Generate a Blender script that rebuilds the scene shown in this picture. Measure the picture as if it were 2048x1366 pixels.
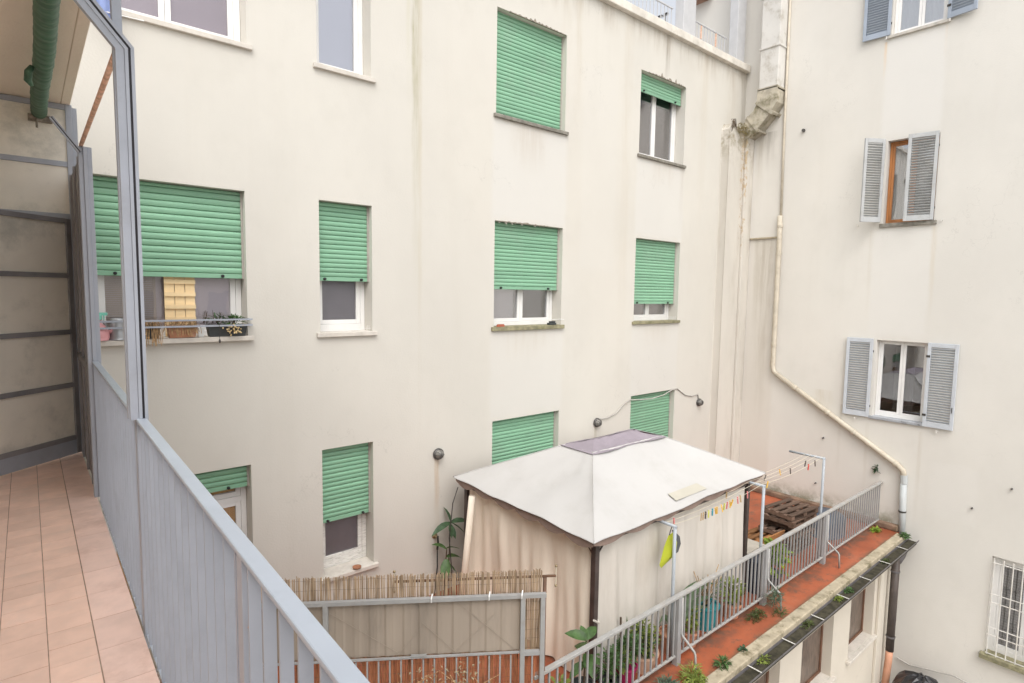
import bpy, math, random
from mathutils import Vector, Matrix
R = math.radians
for o in list(bpy.data.objects):
    bpy.data.objects.remove(o)
scene = bpy.context.scene
col = scene.collection

# ------------------------------------------------------------------ camera, sky, sun, exposure
cam_d = bpy.data.cameras.new('camera')
cam = bpy.data.objects.new('camera', cam_d)
col.objects.link(cam)
YAW, PITCH, ROLL, FPX = 0.699247579, 0.0848739390, -0.0147062010, 1154.82679
fw = Vector((math.sin(YAW) * math.cos(PITCH), math.cos(YAW) * math.cos(PITCH), -math.sin(PITCH)))
rt = Vector((math.cos(YAW), -math.sin(YAW), 0))
dn = fw.cross(rt)
rt2 = rt * math.cos(ROLL) + dn * math.sin(ROLL)
dn2 = dn * math.cos(ROLL) - rt * math.sin(ROLL)
cam.matrix_world = Matrix(((rt2.x, -dn2.x, -fw.x, 0), (rt2.y, -dn2.y, -fw.y, 0), (rt2.z, -dn2.z, -fw.z, 0), (0, 0, 0, 1)))
cam_d.sensor_width = 36
cam_d.lens = FPX * 36 / 2048
cam_d.clip_start = 0.02
cam_d.clip_end = 500
scene.camera = cam

SUN_EL, SUN_AZ = R(55), R(214)          # azimuth measured from +Y towards +X: the sun stands behind the viewer
world = bpy.data.worlds.new('World')
scene.world = world
world.use_nodes = True
wn, wl = world.node_tree.nodes, world.node_tree.links
sky = wn.new('ShaderNodeTexSky')
sky.sky_type = 'NISHITA'
sky.sun_disc = False
sky.sun_elevation = SUN_EL
sky.sun_rotation = SUN_AZ
sky.dust_density = 4.0
sky.air_density = 1.0
hs = wn.new('ShaderNodeHueSaturation')
hs.inputs['Saturation'].default_value = 0.22     # overcast: the dome is nearly white
wl.new(sky.outputs[0], hs.inputs['Color'])
bg = wn['Background']
wl.new(hs.outputs[0], bg.inputs['Color'])
bg.inputs['Strength'].default_value = 0.15
sun_d = bpy.data.lights.new('sun', 'SUN')
sun_d.energy = 0.5
sun_d.angle = R(85)
sun_d.color = (1.0, 0.97, 0.93)
sun = bpy.data.objects.new('sun', sun_d)
col.objects.link(sun)
sdir = Vector((math.sin(SUN_AZ) * math.cos(SUN_EL), math.cos(SUN_AZ) * math.cos(SUN_EL), math.sin(SUN_EL)))
sun.rotation_euler = (-sdir).to_track_quat('-Z', 'Y').to_euler()
scene.view_settings.view_transform = 'Standard'
scene.view_settings.look = 'None'
scene.view_settings.gamma = 1
scene.view_settings.use_curve_mapping = False
scene.view_settings.exposure = 0.9
try:
    scene.cycles.max_bounces = 10
    scene.cycles.diffuse_bounces = 7
    scene.cycles.transparent_max_bounces = 16
except Exception:
    pass

# ------------------------------------------------------------------ materials
MATS = {}
class NT:
    def __init__(s, name):
        s.m = bpy.data.materials.new(name); s.m.use_nodes = True
        s.n, s.l = s.m.node_tree.nodes, s.m.node_tree.links
        s.b = s.n['Principled BSDF']
        s.pos = s.n.new('ShaderNodeNewGeometry').outputs['Position']
        sp = s.n.new('ShaderNodeSeparateXYZ'); s.l.new(s.pos, sp.inputs[0])
        s.X, s.Y, s.Z = sp.outputs
    def _in(s, sock, v):
        if isinstance(v, bpy.types.NodeSocket): s.l.new(v, sock)
        else: sock.default_value = v
    def math(s, op, a, b=0.0, c=0.0, clamp=False):
        n = s.n.new('ShaderNodeMath'); n.operation = op; n.use_clamp = clamp
        s._in(n.inputs[0], a); s._in(n.inputs[1], b)
        if op in ('MULTIPLY_ADD', 'SMOOTH_MIN', 'COMPARE'): s._in(n.inputs[2], c)
        return n.outputs[0]
    def ramp(s, v, a, b, lo=0.0, hi=1.0):
        n = s.n.new('ShaderNodeMapRange'); n.interpolation_type = 'SMOOTHSTEP'
        s._in(n.inputs[0], v)
        for i, q in enumerate((a, b, lo, hi)): n.inputs[i + 1].default_value = q
        return n.outputs[0]
    def noise(s, scale, sc=(1, 1, 1), detail=4, rough=0.55, off=(0, 0, 0)):
        mp = s.n.new('ShaderNodeMapping'); s.l.new(s.pos, mp.inputs[0])
        mp.inputs['Scale'].default_value = sc; mp.inputs['Location'].default_value = off
        n = s.n.new('ShaderNodeTexNoise'); s.l.new(mp.outputs[0], n.inputs['Vector'])
        n.inputs['Scale'].default_value = scale; n.inputs['Detail'].default_value = detail; n.inputs['Roughness'].default_value = rough
        return n.outputs[0]
    def mix(s, f, a, b, mode='MIX'):
        n = s.n.new('ShaderNodeMix'); n.data_type = 'RGBA'; n.blend_type = mode
        s._in(n.inputs[0], f)
        for i, v in ((6, a), (7, b)):
            if isinstance(v, tuple): v = (*v[:3], 1)
            s._in(n.inputs[i], v)
        return n.outputs[2]
    def bump(s, h, strength=0.2, dist=0.01):
        n = s.n.new('ShaderNodeBump'); n.inputs['Strength'].default_value = strength; n.inputs['Distance'].default_value = dist
        s.l.new(h, n.inputs['Height']); s.l.new(n.outputs[0], s.b.inputs['Normal'])
    def color(s, c): s._in(s.b.inputs['Base Color'], (*c[:3], 1) if isinstance(c, tuple) else c)
    def set(s, **k):
        for a, v in k.items(): s.b.inputs[{'rough': 'Roughness', 'metal': 'Metallic', 'spec': 'Specular IOR Level', 'trans': 'Transmission Weight', 'sub': 'Subsurface Weight'}[a]].default_value = v

def mul(c, k): return tuple(min(1, x * k) for x in c)

def M(name, c, rough=0.6, var=0.15, scale=6.0, sc=(1, 1, 1), bump=0.0, bscale=80, metal=0.0, spec=0.4, dirt=None, dirt_amt=0.5, dscale=3.0, rnd=0.0):
    """plain surface: colour with two-tone noise, optional patchy dirt, per-object variation, fine relief"""
    t = NT(name)
    k = t.ramp(t.noise(scale, sc, 5), 0.3, 0.7)
    cc = t.mix(k, mul(c, 1 - var), mul(c, 1 + var))
    if dirt:
        d = t.ramp(t.noise(dscale, sc, 8, 0.7, (3, 7, 1)), 0.48, 0.72, 0, dirt_amt)
        cc = t.mix(d, cc, dirt)
    if rnd:
        oi = t.n.new('ShaderNodeObjectInfo')
        hv = t.n.new('ShaderNodeHueSaturation')
        t.l.new(cc, hv.inputs['Color'])
        t.l.new(t.ramp(oi.outputs['Random'], 0, 1, 1 - rnd, 1 + rnd), hv.inputs['Value'])
        cc = hv.outputs[0]
    t.color(cc)
    if bump: t.bump(t.noise(bscale, (1, 1, 1), 3), bump, 0.004)
    t.set(rough=rough, metal=metal, spec=spec)
    MATS[name] = t.m
    return t.m

def plaster(name, c, axis, stains=(), patches=(), grime=None, moss=None, rough=0.9):
    t = NT(name)
    U = t.X if axis == 'X' else t.Y
    k = t.ramp(t.noise(0.55, (1, 1, 0.7), 5), 0.3, 0.7)
    cc = t.mix(k, mul(c, 0.955), mul(c, 1.035))
    blot = t.ramp(t.noise(2.6, (1, 1, 0.8), 6, 0.6, (9, 2, 5)), 0.5, 0.75, 0, 0.2)
    cc = t.mix(blot, cc, mul((c[0] * 0.96, c[1] * 0.955, c[2] * 0.94), 0.9))
    st = t.ramp(t.noise(2.2, (1, 1, 0.06), 6, 0.65, (1, 4, 2)), 0.5, 0.8, 0, 0.17)
    cc = t.mix(st, cc, mul((c[0], c[1] * 0.97, c[2] * 0.92), 0.84))
    warm = t.ramp(t.noise(0.4, (1, 1, 0.5), 3, 0.5, (4, 4, 9)), 0.45, 0.7, 0, 0.2)
    cc = t.mix(warm, cc, (c[0] * 1.01, c[1] * 0.975, c[2] * 0.94))
    edge = t.math('SUBTRACT', t.noise(3.0, (1, 1, 1), 4), 0.5)
    for (u0, u1, z0, z1, pc, f) in patches:
        uu = t.math('ADD', U, t.math('MULTIPLY', edge, 0.10)); zz = t.math('ADD', t.Z, t.math('MULTIPLY', edge, 0.25))
        m = t.math('MULTIPLY', t.ramp(uu, u0 - 0.06, u0 + 0.06), t.ramp(uu, u1 - 0.06, u1 + 0.06, 1, 0))
        m = t.math('MULTIPLY', m, t.math('MULTIPLY', t.ramp(zz, z0 - 0.1, z0 + 0.1), t.ramp(zz, z1 - 0.05, z1 + 0.05, 1, 0)))
        cc = t.mix(t.math('MULTIPLY', m, f), cc, pc)
    cn = t.noise(0.8, (1, 1, 0.8), 6, 0.6, (3, 1, 6))
    ck = t.math('MULTIPLY', t.ramp(t.math('ABSOLUTE', t.math('SUBTRACT', cn, 0.5)), 0.0008, 0.0032, 1, 0), t.ramp(t.noise(0.6, (1, 1, 1), 2, 0.5, (8, 8, 1)), 0.52, 0.66, 0, 0.2))
    cc = t.mix(ck, cc, mul(c, 0.55))
    brk = t.ramp(t.noise(9.0, (1, 1, 0.07), 7, 0.7, (2, 8, 3)), 0.34, 0.66, 0.2, 1.15)
    for (u, hw, zt, zb, pc, f) in stains:
        d = t.math('ABSOLUTE', t.math('SUBTRACT', t.math('ADD', U, t.math('MULTIPLY', edge, hw * 0.9)), u))
        m = t.math('MULTIPLY', t.ramp(d, hw * 0.15, hw, 1, 0), t.ramp(t.Z, zb, zt, 0, 1))
        m = t.math('MULTIPLY', m, t.ramp(t.Z, zt, zt + 0.02, 1, 0))
        cc = t.mix(t.math('MULTIPLY', t.math('MULTIPLY', m, brk), f), cc, pc)
    if grime:
        zt, zb, pc, f = grime
        nz = t.ramp(t.noise(4.0, (1, 1, 0.12), 6, 0.7, (5, 1, 1)), 0.42, 0.72)
        m = t.math('MULTIPLY', t.ramp(t.Z, zb, zt, 0, 1), nz)
        cc = t.mix(t.math('MULTIPLY', m, f), cc, pc)
    if moss:
        zb, zt, pc, f, ua, ub = moss
        nz = t.ramp(t.noise(3.2, (1, 1, 1), 8, 0.75, (1, 5, 8)), 0.36, 0.62)
        m = t.math('MULTIPLY', t.ramp(t.Z, zb, zt, 1, 0), nz)
        m = t.math('MULTIPLY', m, t.math('MULTIPLY', t.ramp(U, ua, ua + 0.1), t.ramp(U, ub - 0.1, ub, 1, 0)))
        cc = t.mix(t.math('MULTIPLY', m, f), cc, pc)
    t.color(cc)
    h = t.math('ADD', t.noise(45, (1, 1, 1), 4), t.math('MULTIPLY', t.noise(1.6, (1, 1, 1), 3), 2.2))
    t.bump(h, 0.16, 0.012)
    t.set(rough=rough, spec=0.25)
    MATS[name] = t.m
    return t.m

def glass(name, tint=(0.75, 0.78, 0.8), refl=0.16, rough=0.015):
    m = bpy.data.materials.new(name); m.use_nodes = True
    n, l = m.node_tree.nodes, m.node_tree.links
    n.remove(n['Principled BSDF'])
    tr = n.new('ShaderNodeBsdfTransparent'); tr.inputs[0].default_value = (*tint, 1)
    gl = n.new('ShaderNodeBsdfGlossy'); gl.inputs['Roughness'].default_value = rough
    gl.inputs['Color'].default_value = (0.95, 0.95, 0.97, 1)
    fr = n.new('ShaderNodeLayerWeight'); fr.inputs['Blend'].default_value = 0.35
    ad = n.new('ShaderNodeMath'); ad.operation = 'MULTIPLY_ADD'; ad.use_clamp = True
    l.new(fr.outputs['Fresnel'], ad.inputs[0]); ad.inputs[1].default_value = 0.7; ad.inputs[2].default_value = refl
    nb = n.new('ShaderNodeBump'); ns = n.new('ShaderNodeTexNoise'); ns.inputs['Scale'].default_value = 2.5
    l.new(n.new('ShaderNodeNewGeometry').outputs['Position'], ns.inputs['Vector'])
    nb.inputs['Strength'].default_value = 0.05; nb.inputs['Distance'].default_value = 0.02
    l.new(ns.outputs[0], nb.inputs['Height']); l.new(nb.outputs[0], gl.inputs['Normal'])
    mx = n.new('ShaderNodeMixShader'); l.new(ad.outputs[0], mx.inputs[0]); l.new(tr.outputs[0], mx.inputs[1]); l.new(gl.outputs[0], mx.inputs[2])
    l.new(mx.outputs[0], n['Material Output'].inputs[0])
    MATS[name] = m
    return m

def leafmat(name, c, var=0.4):
    t = NT(name)
    k = t.ramp(t.noise(14, (1, 1, 1), 3), 0.3, 0.7)
    t.color(t.mix(k, mul(c, 1 - var), mul(c, 1 + var)))
    t.set(rough=0.45, spec=0.4)
    tl = t.n.new('ShaderNodeBsdfTranslucent'); tl.inputs[0].default_value = (*mul(c, 1.5), 1)
    mx = t.n.new('ShaderNodeMixShader'); mx.inputs[0].default_value = 0.25
    t.l.new(t.b.outputs[0], mx.inputs[1]); t.l.new(tl.outputs[0], mx.inputs[2])
    t.l.new(mx.outputs[0], t.n['Material Output'].inputs[0])
    MATS[name] = t.m
    return t.m

CREAM = (0.60, 0.575, 0.52)
LIGHTER = (0.615, 0.60, 0.565)
SOOT = (0.20, 0.17, 0.13)
OLIVE = (0.30, 0.27, 0.13)
RUST = (0.45, 0.27, 0.11)
stA = [(4.14, 0.09, 5.2, -0.6, OLIVE, 0.85), (4.20, 0.05, 5.2, -3.2, (0.48, 0.42, 0.30), 0.6), (4.02, 0.05, 5.2, 1.5, (0.5, 0.47, 0.3), 0.35),
       (9.72, 0.10, 4.98, 3.9, SOOT, 0.75), (7.25, 0.12, 5.0, 2.0, (0.5, 0.44, 0.34), 0.4), (8.55, 0.18, 5.0, -3.5, (0.52, 0.46, 0.37), 0.35),
       (11.05, 0.2, 5.0, 0.5, (0.52, 0.46, 0.37), 0.4), (5.55, 0.12, 5.1, 4.2, (0.5, 0.45, 0.36), 0.35), (6.95, 0.16, 5.1, 3.6, (0.5, 0.45, 0.36), 0.35),
       (4.49, 0.06, -2.42, -3.9, RUST, 0.5), (7.93, 0.05, -2.42, -3.2, (0.3, 0.25, 0.15), 0.5),
       (12.2, 0.35, 4.9, 0.0, (0.45, 0.39, 0.31), 0.35), (12.62, 0.12, 4.9, 2.5, SOOT, 0.35),
       (6.2, 0.5, 2.58, 1.75, (0.45, 0.38, 0.30), 0.38), (9.7, 0.5, 2.55, 2.0, (0.45, 0.38, 0.30), 0.32), (10.35, 0.1, 2.55, 1.2, (0.4, 0.34, 0.27), 0.35),
       (6.2, 0.8, -0.62, -1.2, (0.5, 0.44, 0.35), 0.3), (9.7, 0.7, -0.62, -1.1, (0.5, 0.44, 0.35), 0.3)]
paA = [(5.45, 7.02, 1.1, 2.6, LIGHTER, 0.65), (5.45, 7.02, -1.98, -0.6, LIGHTER, 0.5), (8.88, 10.42, 1.1, 2.6, LIGHTER, 0.6), (8.88, 10.42, -1.98, -0.6, LIGHTER, 0.5),
       (7.4, 8.3, 0.4, 3.9, (0.615, 0.595, 0.55), 0.3)]
plaster('plaster_facade', CREAM, 'X', stA, paA, (4.98, 4.4, (0.33, 0.27, 0.2), 0.6))
stB = [(6.35, 0.22, 1.27, -3.9, (0.38, 0.33, 0.26), 0.6), (6.55, 0.1, 1.27, -2.2, (0.42, 0.38, 0.3), 0.45), (6.45, 0.3, 3.6, 2.6, SOOT, 0.45), (6.6, 0.14, 4.4, 1.4, (0.45, 0.40, 0.32), 0.5),
       (4.22, 0.035, 4.83, 4.0, (0.72, 0.50, 0.28), 0.5), (3.27, 0.035, 4.83, 4.1, (0.72, 0.50, 0.28), 0.4), (4.25, 0.05, 1.3, -0.7, (0.55, 0.5, 0.42), 0.35), (3.22, 0.06, 1.3, -0.8, (0.58, 0.5, 0.38), 0.45),
       (4.1, 0.05, -2.5, -4.2, (0.5, 0.45, 0.37), 0.4), (3.2, 0.05, -2.5, -4.6, (0.5, 0.45, 0.37), 0.4), (4.6, 0.05, -2.2, -4.0, (0.45, 0.4, 0.33), 0.35), (4.95, 0.3, -1.95, -2.9, (0.48, 0.40, 0.28), 0.35)]
paB = [(3.25, 4.2, 1.5 + 1.55, 4.82, (0.685, 0.668, 0.635), 0.6), (3.25, 4.2, -0.72, 1.3, (0.685, 0.668, 0.635), 0.45), (2.3, 3.0, -4.0, -3.0, (0.68, 0.66, 0.62), 0.35), (6.06, 6.74, -4.4, 1.28, (0.60, 0.555, 0.485), 0.45)]
plaster('plaster_tall_side', (0.66, 0.635, 0.585), 'Y', stB, paB, None, (-4.45, -4.0, (0.15, 0.13, 0.06), 0.85, 3.45, 7.0))
plaster('plaster_annex', (0.62, 0.57, 0.49), 'X', [(12.2, 0.12, -4.6, -6.5, (0.35, 0.32, 0.27), 0.5), (11.95, 0.08, -4.6, -7.0, (0.4, 0.36, 0.3), 0.4)], (), (-4.6, -5.2, (0.35, 0.32, 0.25), 0.4))
plaster('plaster_balcony', (0.84, 0.75, 0.63), 'Y')
plaster('plaster_bounce', (0.82, 0.78, 0.72), 'X')  # unseen walls, made pale to bounce light onto the balcony
def chase_mat():
    t = NT('plaster_chase')
    c = (0.60, 0.565, 0.505)
    cc = t.mix(t.ramp(t.noise(1.2, (1, 1, 0.4), 5), 0.3, 0.7), mul(c, 0.93), mul(c, 1.04))
    up = t.ramp(t.Z, -4.5, 3.6, 0.25, 1)
    near = t.ramp(t.math('ABSOLUTE', t.math('SUBTRACT', t.X, 12.37)), 0.03, 0.30, 1, 0.45)
    fl = t.ramp(t.math('MULTIPLY', t.math('MULTIPLY', near, t.noise(8.0, (1.6, 1.6, 1.0), 9, 0.74, (7, 3, 2))), t.math('ADD', up, 0.05)), 0.50, 0.55)
    cc = t.mix(fl, cc, t.mix(t.noise(12), (0.42, 0.30, 0.18), (0.55, 0.46, 0.34)))
    topd = t.math('MULTIPLY', t.ramp(t.Z, 2.7, 3.6), t.ramp(t.noise(6, (1, 1, 1), 8, 0.7), 0.42, 0.62))
    cc = t.mix(t.math('MULTIPLY', topd, 0.8), cc, (0.26, 0.22, 0.14))
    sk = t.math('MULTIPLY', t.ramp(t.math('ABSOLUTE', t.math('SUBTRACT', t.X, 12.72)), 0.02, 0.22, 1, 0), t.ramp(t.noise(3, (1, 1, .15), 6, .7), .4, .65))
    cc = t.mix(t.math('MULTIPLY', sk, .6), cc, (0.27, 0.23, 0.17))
    cc = t.mix(t.ramp(t.noise(2.5, (1, 1, .2), 7, .7, (4, 4, 4)), .5, .75, 0, .4), cc, (0.36, 0.31, 0.24))
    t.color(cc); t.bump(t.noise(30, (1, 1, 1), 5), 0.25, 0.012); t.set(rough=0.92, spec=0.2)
    MATS['plaster_chase'] = t.m
chase_mat()
M('duct_cement', (0.62, 0.60, 0.56), 0.85, 0.05, 2.0, bump=0.2, bscale=30, dirt=(0.27, 0.22, 0.15), dirt_amt=0.65, dscale=2.8)
M('duct_mossy', (0.44, 0.40, 0.32), 0.9, 0.2, 5, bump=0.4, bscale=40, dirt=(0.13, 0.115, 0.05), dirt_amt=0.9, dscale=4)
M('sill_stone', (0.50, 0.47, 0.42), 0.8, 0.12, 9, bump=0.2, dirt=(0.25, 0.23, 0.19), dirt_amt=0.5, dscale=6)
M('sill_pale', (0.60, 0.56, 0.50), 0.75, 0.08, 9, bump=0.12, dirt=(0.4, 0.36, 0.3), dirt_amt=0.4, dscale=6)
M('sill_dark', (0.22, 0.205, 0.175), 0.9, 0.25, 12, bump=0.3, dirt=(0.10, 0.09, 0.05), dirt_amt=0.6, dscale=7)
M('sill_mossy', (0.26, 0.24, 0.15), 0.9, 0.3, 10, bump=0.3, dirt=(0.11, 0.11, 0.04), dirt_amt=0.7, dscale=6)
M('sill_flaked', (0.36, 0.375, 0.40), 0.7, 0.08, 9, bump=0.2, dirt=(0.09, 0.085, 0.08), dirt_amt=0.9, dscale=8)
M('coping_stone', (0.66, 0.62, 0.55), 0.85, 0.08, 5, bump=0.15, dirt=(0.4, 0.36, 0.29), dirt_amt=0.45, dscale=5)
M('broken_plaster', (0.24, 0.21, 0.17), 0.95, 0.4, 22, bump=0.5, bscale=40)
M('shutter_green', (0.23, 0.435, 0.29), 0.45, 0.05, 1.2, spec=0.4, dirt=(0.25, 0.39, 0.285), dirt_amt=0.6, dscale=1.5, rnd=0.08)
M('shutter_guide', (0.40, 0.37, 0.33), 0.6, 0.1)
M('black_rubber', (0.015, 0.015, 0.016), 0.6, 0.2)
M('black_gasket', (0.02, 0.016, 0.02), 0.5, 0.2)
M('white_frame', (0.78, 0.77, 0.75), 0.4, 0.04, 3)
M('white_peeling', (0.72, 0.70, 0.66), 0.7, 0.06, 4, sc=(1, 1, 8), dirt=(0.16, 0.13, 0.09), dirt_amt=0.9, dscale=9, bump=0.3)
M('wood_frame', (0.40, 0.165, 0.055), 0.45, 0.2, 14, sc=(1, 1, 0.1))
M('frame_rust', (0.15, 0.075, 0.045), 0.7, 0.2, 8)
M('room_dark', (0.10, 0.09, 0.09), 0.9, 0.2, 2)
M('room_mid', (0.26, 0.235, 0.225), 0.9, 0.1, 2)
M('reflect_mauve', (0.66, 0.59, 0.60), 0.7, 0.05, 2, sc=(1, 1, 0.1))  # mauve panels colour in the opposite wall reflected in the panes
M('reflect_lavender', (0.60, 0.57, 0.68), 0.6, 0.04, 1)  # lavender panel painted for the sky reflected in the pane
M('blind_grey', (0.34, 0.33, 0.325), 0.7, 0.1, 2)
M('blind_taupe', (0.76, 0.60, 0.52), 0.8, 0.1, 6, sc=(4, 1, 0.1))  # taupe curtain tone, also standing in for pane reflections
M('blind_tan', (0.55, 0.46, 0.38), 0.7, 0.1, 4)
M('lit_room_orange', (0.80, 0.50, 0.22), 0.8, 0.15, 1.2)  # orange panel painted for the warm lit interior behind the glass
M('curtain_white', (0.70, 0.70, 0.67), 0.8, 0.08, 9, sc=(1, 3, 0.1))
M('louvre_bluegrey', (0.33, 0.375, 0.44), 0.5, 0.05, 3, dirt=(0.3, 0.33, 0.38), dirt_amt=0.3)
M('louvre_pale', (0.44, 0.45, 0.45), 0.65, 0.06, 4, dirt=(0.33, 0.31, 0.27), dirt_amt=0.5, dscale=6)
M('louvre_light', (0.52, 0.55, 0.585), 0.5, 0.05, 4, dirt=(0.42, 0.42, 0.42), dirt_amt=0.3, dscale=6)
M('iron_dark', (0.06, 0.055, 0.05), 0.6, 0.3, 20, metal=0.4)
M('iron_white', (0.66, 0.64, 0.60), 0.55, 0.08, 10, dirt=(0.4, 0.3, 0.2), dirt_amt=0.3)
M('steel_bluegrey', (0.355, 0.38, 0.43), 0.42, 0.05, 4, spec=0.45, bump=0.05, bscale=120, dirt=(0.28, 0.29, 0.315), dirt_amt=0.4, dscale=5)
M('steel_rail_top', (0.40, 0.44, 0.495), 0.38, 0.04, 4, spec=0.5, dirt=(0.34, 0.375, 0.425), dirt_amt=0.4, dscale=6)
M('steel_dark', (0.25, 0.245, 0.25), 0.45, 0.12, 4, dirt=(0.10, 0.09, 0.09), dirt_amt=0.4)
M('rusty_iron', (0.68, 0.43, 0.31), 0.85, 0.25, 25, bump=0.4, bscale=70, dirt=(0.72, 0.56, 0.44), dirt_amt=0.7, dscale=18)
M('frosted_glass', (0.88, 0.84, 0.75), 0.32, 0.05, 3, spec=0.5, bump=0.25, bscale=90, dirt=(0.45, 0.45, 0.40), dirt_amt=0.7, dscale=2.2)
fg = MATS['frosted_glass'].node_tree
tl_ = fg.nodes.new('ShaderNodeBsdfTranslucent'); tl_.inputs[0].default_value = (0.85, 0.82, 0.74, 1)
mx_ = fg.nodes.new('ShaderNodeMixShader'); mx_.inputs[0].default_value = 0.15
fg.links.new(fg.nodes['Principled BSDF'].outputs[0], mx_.inputs[1]); fg.links.new(tl_.outputs[0], mx_.inputs[2])
fg.links.new(mx_.outputs[0], fg.nodes['Material Output'].inputs[0])
M('tile_terracotta', (0.80, 0.56, 0.45), 0.42, 0.07, 7, spec=0.4, bump=0.08, bscale=30, dirt=(0.72, 0.54, 0.45), dirt_amt=0.6, dscale=9, rnd=0.06)
M('tile_edge', (0.79, 0.575, 0.49), 0.4, 0.07, 7, spec=0.4, bump=0.08, bscale=30, dirt=(0.45, 0.26, 0.19), dirt_amt=0.45, dscale=3.2, rnd=0.05)
M('grout', (0.36, 0.27, 0.21), 0.95, 0.2, 20, dirt=(0.55, 0.47, 0.38), dirt_amt=0.6, dscale=6)
M('green_tape', (0.055, 0.125, 0.075), 0.55, 0.25, 9, sc=(1, 3, 1), bump=0.4, bscale=28, dirt=(0.20, 0.30, 0.20), dirt_amt=0.35, dscale=11)
M('canvas_white', (0.47, 0.46, 0.445), 0.85, 0.025, 1.5, bump=0.08, bscale=18, dirt=(0.39, 0.375, 0.35), dirt_amt=0.45, dscale=1.3)
M('canvas_patch', (0.455, 0.43, 0.36), 0.85, 0.04, 3)
M('canvas_lifted', (0.80, 0.715, 0.60), 0.9, 0.05, 2, sc=(1, 1, 0.2), bump=0.1, bscale=20, dirt=(0.50, 0.42, 0.33), dirt_amt=0.35, dscale=2)  # same curtain cloth, colour raised to offset its shaded side
M('canvas_dimmed', (0.58, 0.54, 0.485), 0.9, 0.05, 2, sc=(1, 1, 0.2), bump=0.1, bscale=20, dirt=(0.43, 0.38, 0.32), dirt_amt=0.5, dscale=2)  # same curtain cloth, colour lowered to offset its brighter front
M('canvas_mauve', (0.27, 0.235, 0.265), 0.9, 0.06, 5, bump=0.1, bscale=20)
M('canvas_brown', (0.24, 0.175, 0.145), 0.9, 0.12, 6)
M('pole_brown', (0.062, 0.045, 0.04), 0.45, 0.25, 8)
t = NT('terrace_paint')
cc = t.mix(t.ramp(t.noise(1.3, (1, 1.6, 1), 6, .6), .3, .7), (0.25, 0.07, 0.033), (0.38, 0.105, 0.047))
cc = t.mix(t.ramp(t.noise(0.9, (1, 1, 1), 8, .7, (6, 2, 1)), .5, .68, 0, .55), cc, (0.40, 0.15, 0.085))
cc = t.mix(t.ramp(t.noise(3.5, (1, 1.5, 1), 9, .75, (2, 9, 4)), .52, .66, 0, .8), cc, (0.13, 0.075, 0.05))
strip = t.math('MULTIPLY', t.ramp(t.math('ABSOLUTE', t.math('SUBTRACT', t.Y, 3.78)), .02, .2, 1, 0), t.ramp(t.noise(4, (1, 1, 1), 6, .7, (1, 1, 7)), .38, .6))
cc = t.mix(t.math('MULTIPLY', strip, .75), cc, (0.10, 0.065, 0.045))
strip = t.math('MULTIPLY', t.ramp(t.Y, 3.41, 3.50, 1, 0), t.ramp(t.noise(6, (1, 1, 1), 6, .7, (4, 1, 7)), .4, .6))
cc = t.mix(t.math('MULTIPLY', strip, .7), cc, (0.12, 0.085, 0.05))
wet = t.ramp(t.noise(1.1, (1, 1, 1), 4, .5, (3, 3, 3)), .45, .6)
t.color(cc); t.bump(t.noise(14, (1, 1, 1), 5), .15, .006); t.set(spec=.4)
t.l.new(t.math('MULTIPLY_ADD', wet, -.3, .65), t.b.inputs['Roughness']); MATS['terrace_paint'] = t.m
M('terrace_curb', (0.20, 0.13, 0.09), 0.9, 0.3, 5, bump=0.3, dirt=(0.10, 0.09, 0.05), dirt_amt=0.7)
M('ledge_stone', (0.40, 0.345, 0.25), 0.9, 0.14, 7, bump=0.35, bscale=35, dirt=(0.13, 0.11, 0.055), dirt_amt=1.0, dscale=5)
M('gutter_metal', (0.155, 0.145, 0.15), 0.5, 0.15, 5, metal=0.3, dirt=(0.09, 0.08, 0.07), dirt_amt=0.5)
M('gutter_muck', (0.045, 0.04, 0.025), 0.95, 0.5, 9, bump=0.6, bscale=30)
M('pipe_brown', (0.085, 0.068, 0.06), 0.5, 0.15, 5)
M('pipe_cream', (0.54, 0.485, 0.39), 0.6, 0.08, 5, dirt=(0.35, 0.28, 0.2), dirt_amt=0.5, dscale=7)
M('pipe_grey', (0.45, 0.475, 0.475), 0.5, 0.05, 4, dirt=(0.4, 0.37, 0.33), dirt_amt=0.3)
M('pipe_terracotta', (0.60, 0.31, 0.20), 0.7, 0.1, 5)
M('rail_paint', (0.31, 0.31, 0.31), 0.5, 0.06, 6, dirt=(0.33, 0.30, 0.27), dirt_amt=0.4, dscale=9)
M('rail_top_paint', (0.36, 0.355, 0.34), 0.6, 0.08, 8, dirt=(0.36, 0.29, 0.22), dirt_amt=0.5, dscale=7)
M('line_post', (0.36, 0.39, 0.42), 0.4, 0.06, 6)
M('reed_straw', (0.38, 0.28, 0.185), 0.85, 0.35, 30, sc=(1, 1, 0.12))
M('reed_red', (0.42, 0.175, 0.085), 0.8, 0.4, 28, sc=(1, 1, 0.12))
M('reed_wire', (0.12, 0.10, 0.08), 0.7, 0.1)
M('sheet_grey', (0.345, 0.29, 0.235), 0.55, 0.12, 1.5, sc=(1, 1, 0.15), dirt=(0.17, 0.145, 0.12), dirt_amt=0.7, dscale=1.7)
M('fence_frame', (0.32, 0.32, 0.315), 0.5, 0.08, 8, dirt=(0.3, 0.26, 0.22), dirt_amt=0.5, dscale=9)
M('brown_pipe', (0.14, 0.075, 0.045), 0.6, 0.25, 9)
M('cable_grey', (0.42, 0.40, 0.37), 0.6, 0.1)
M('lamp_metal', (0.11, 0.105, 0.10), 0.45, 0.2, 30, metal=0.6)
M('lamp_glass', (0.20, 0.19, 0.17), 0.15, 0.1, 10)
M('pallet_grey', (0.135, 0.085, 0.06), 0.9, 0.25, 9, sc=(0.3, 2, 2), rnd=0.35)
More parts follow.
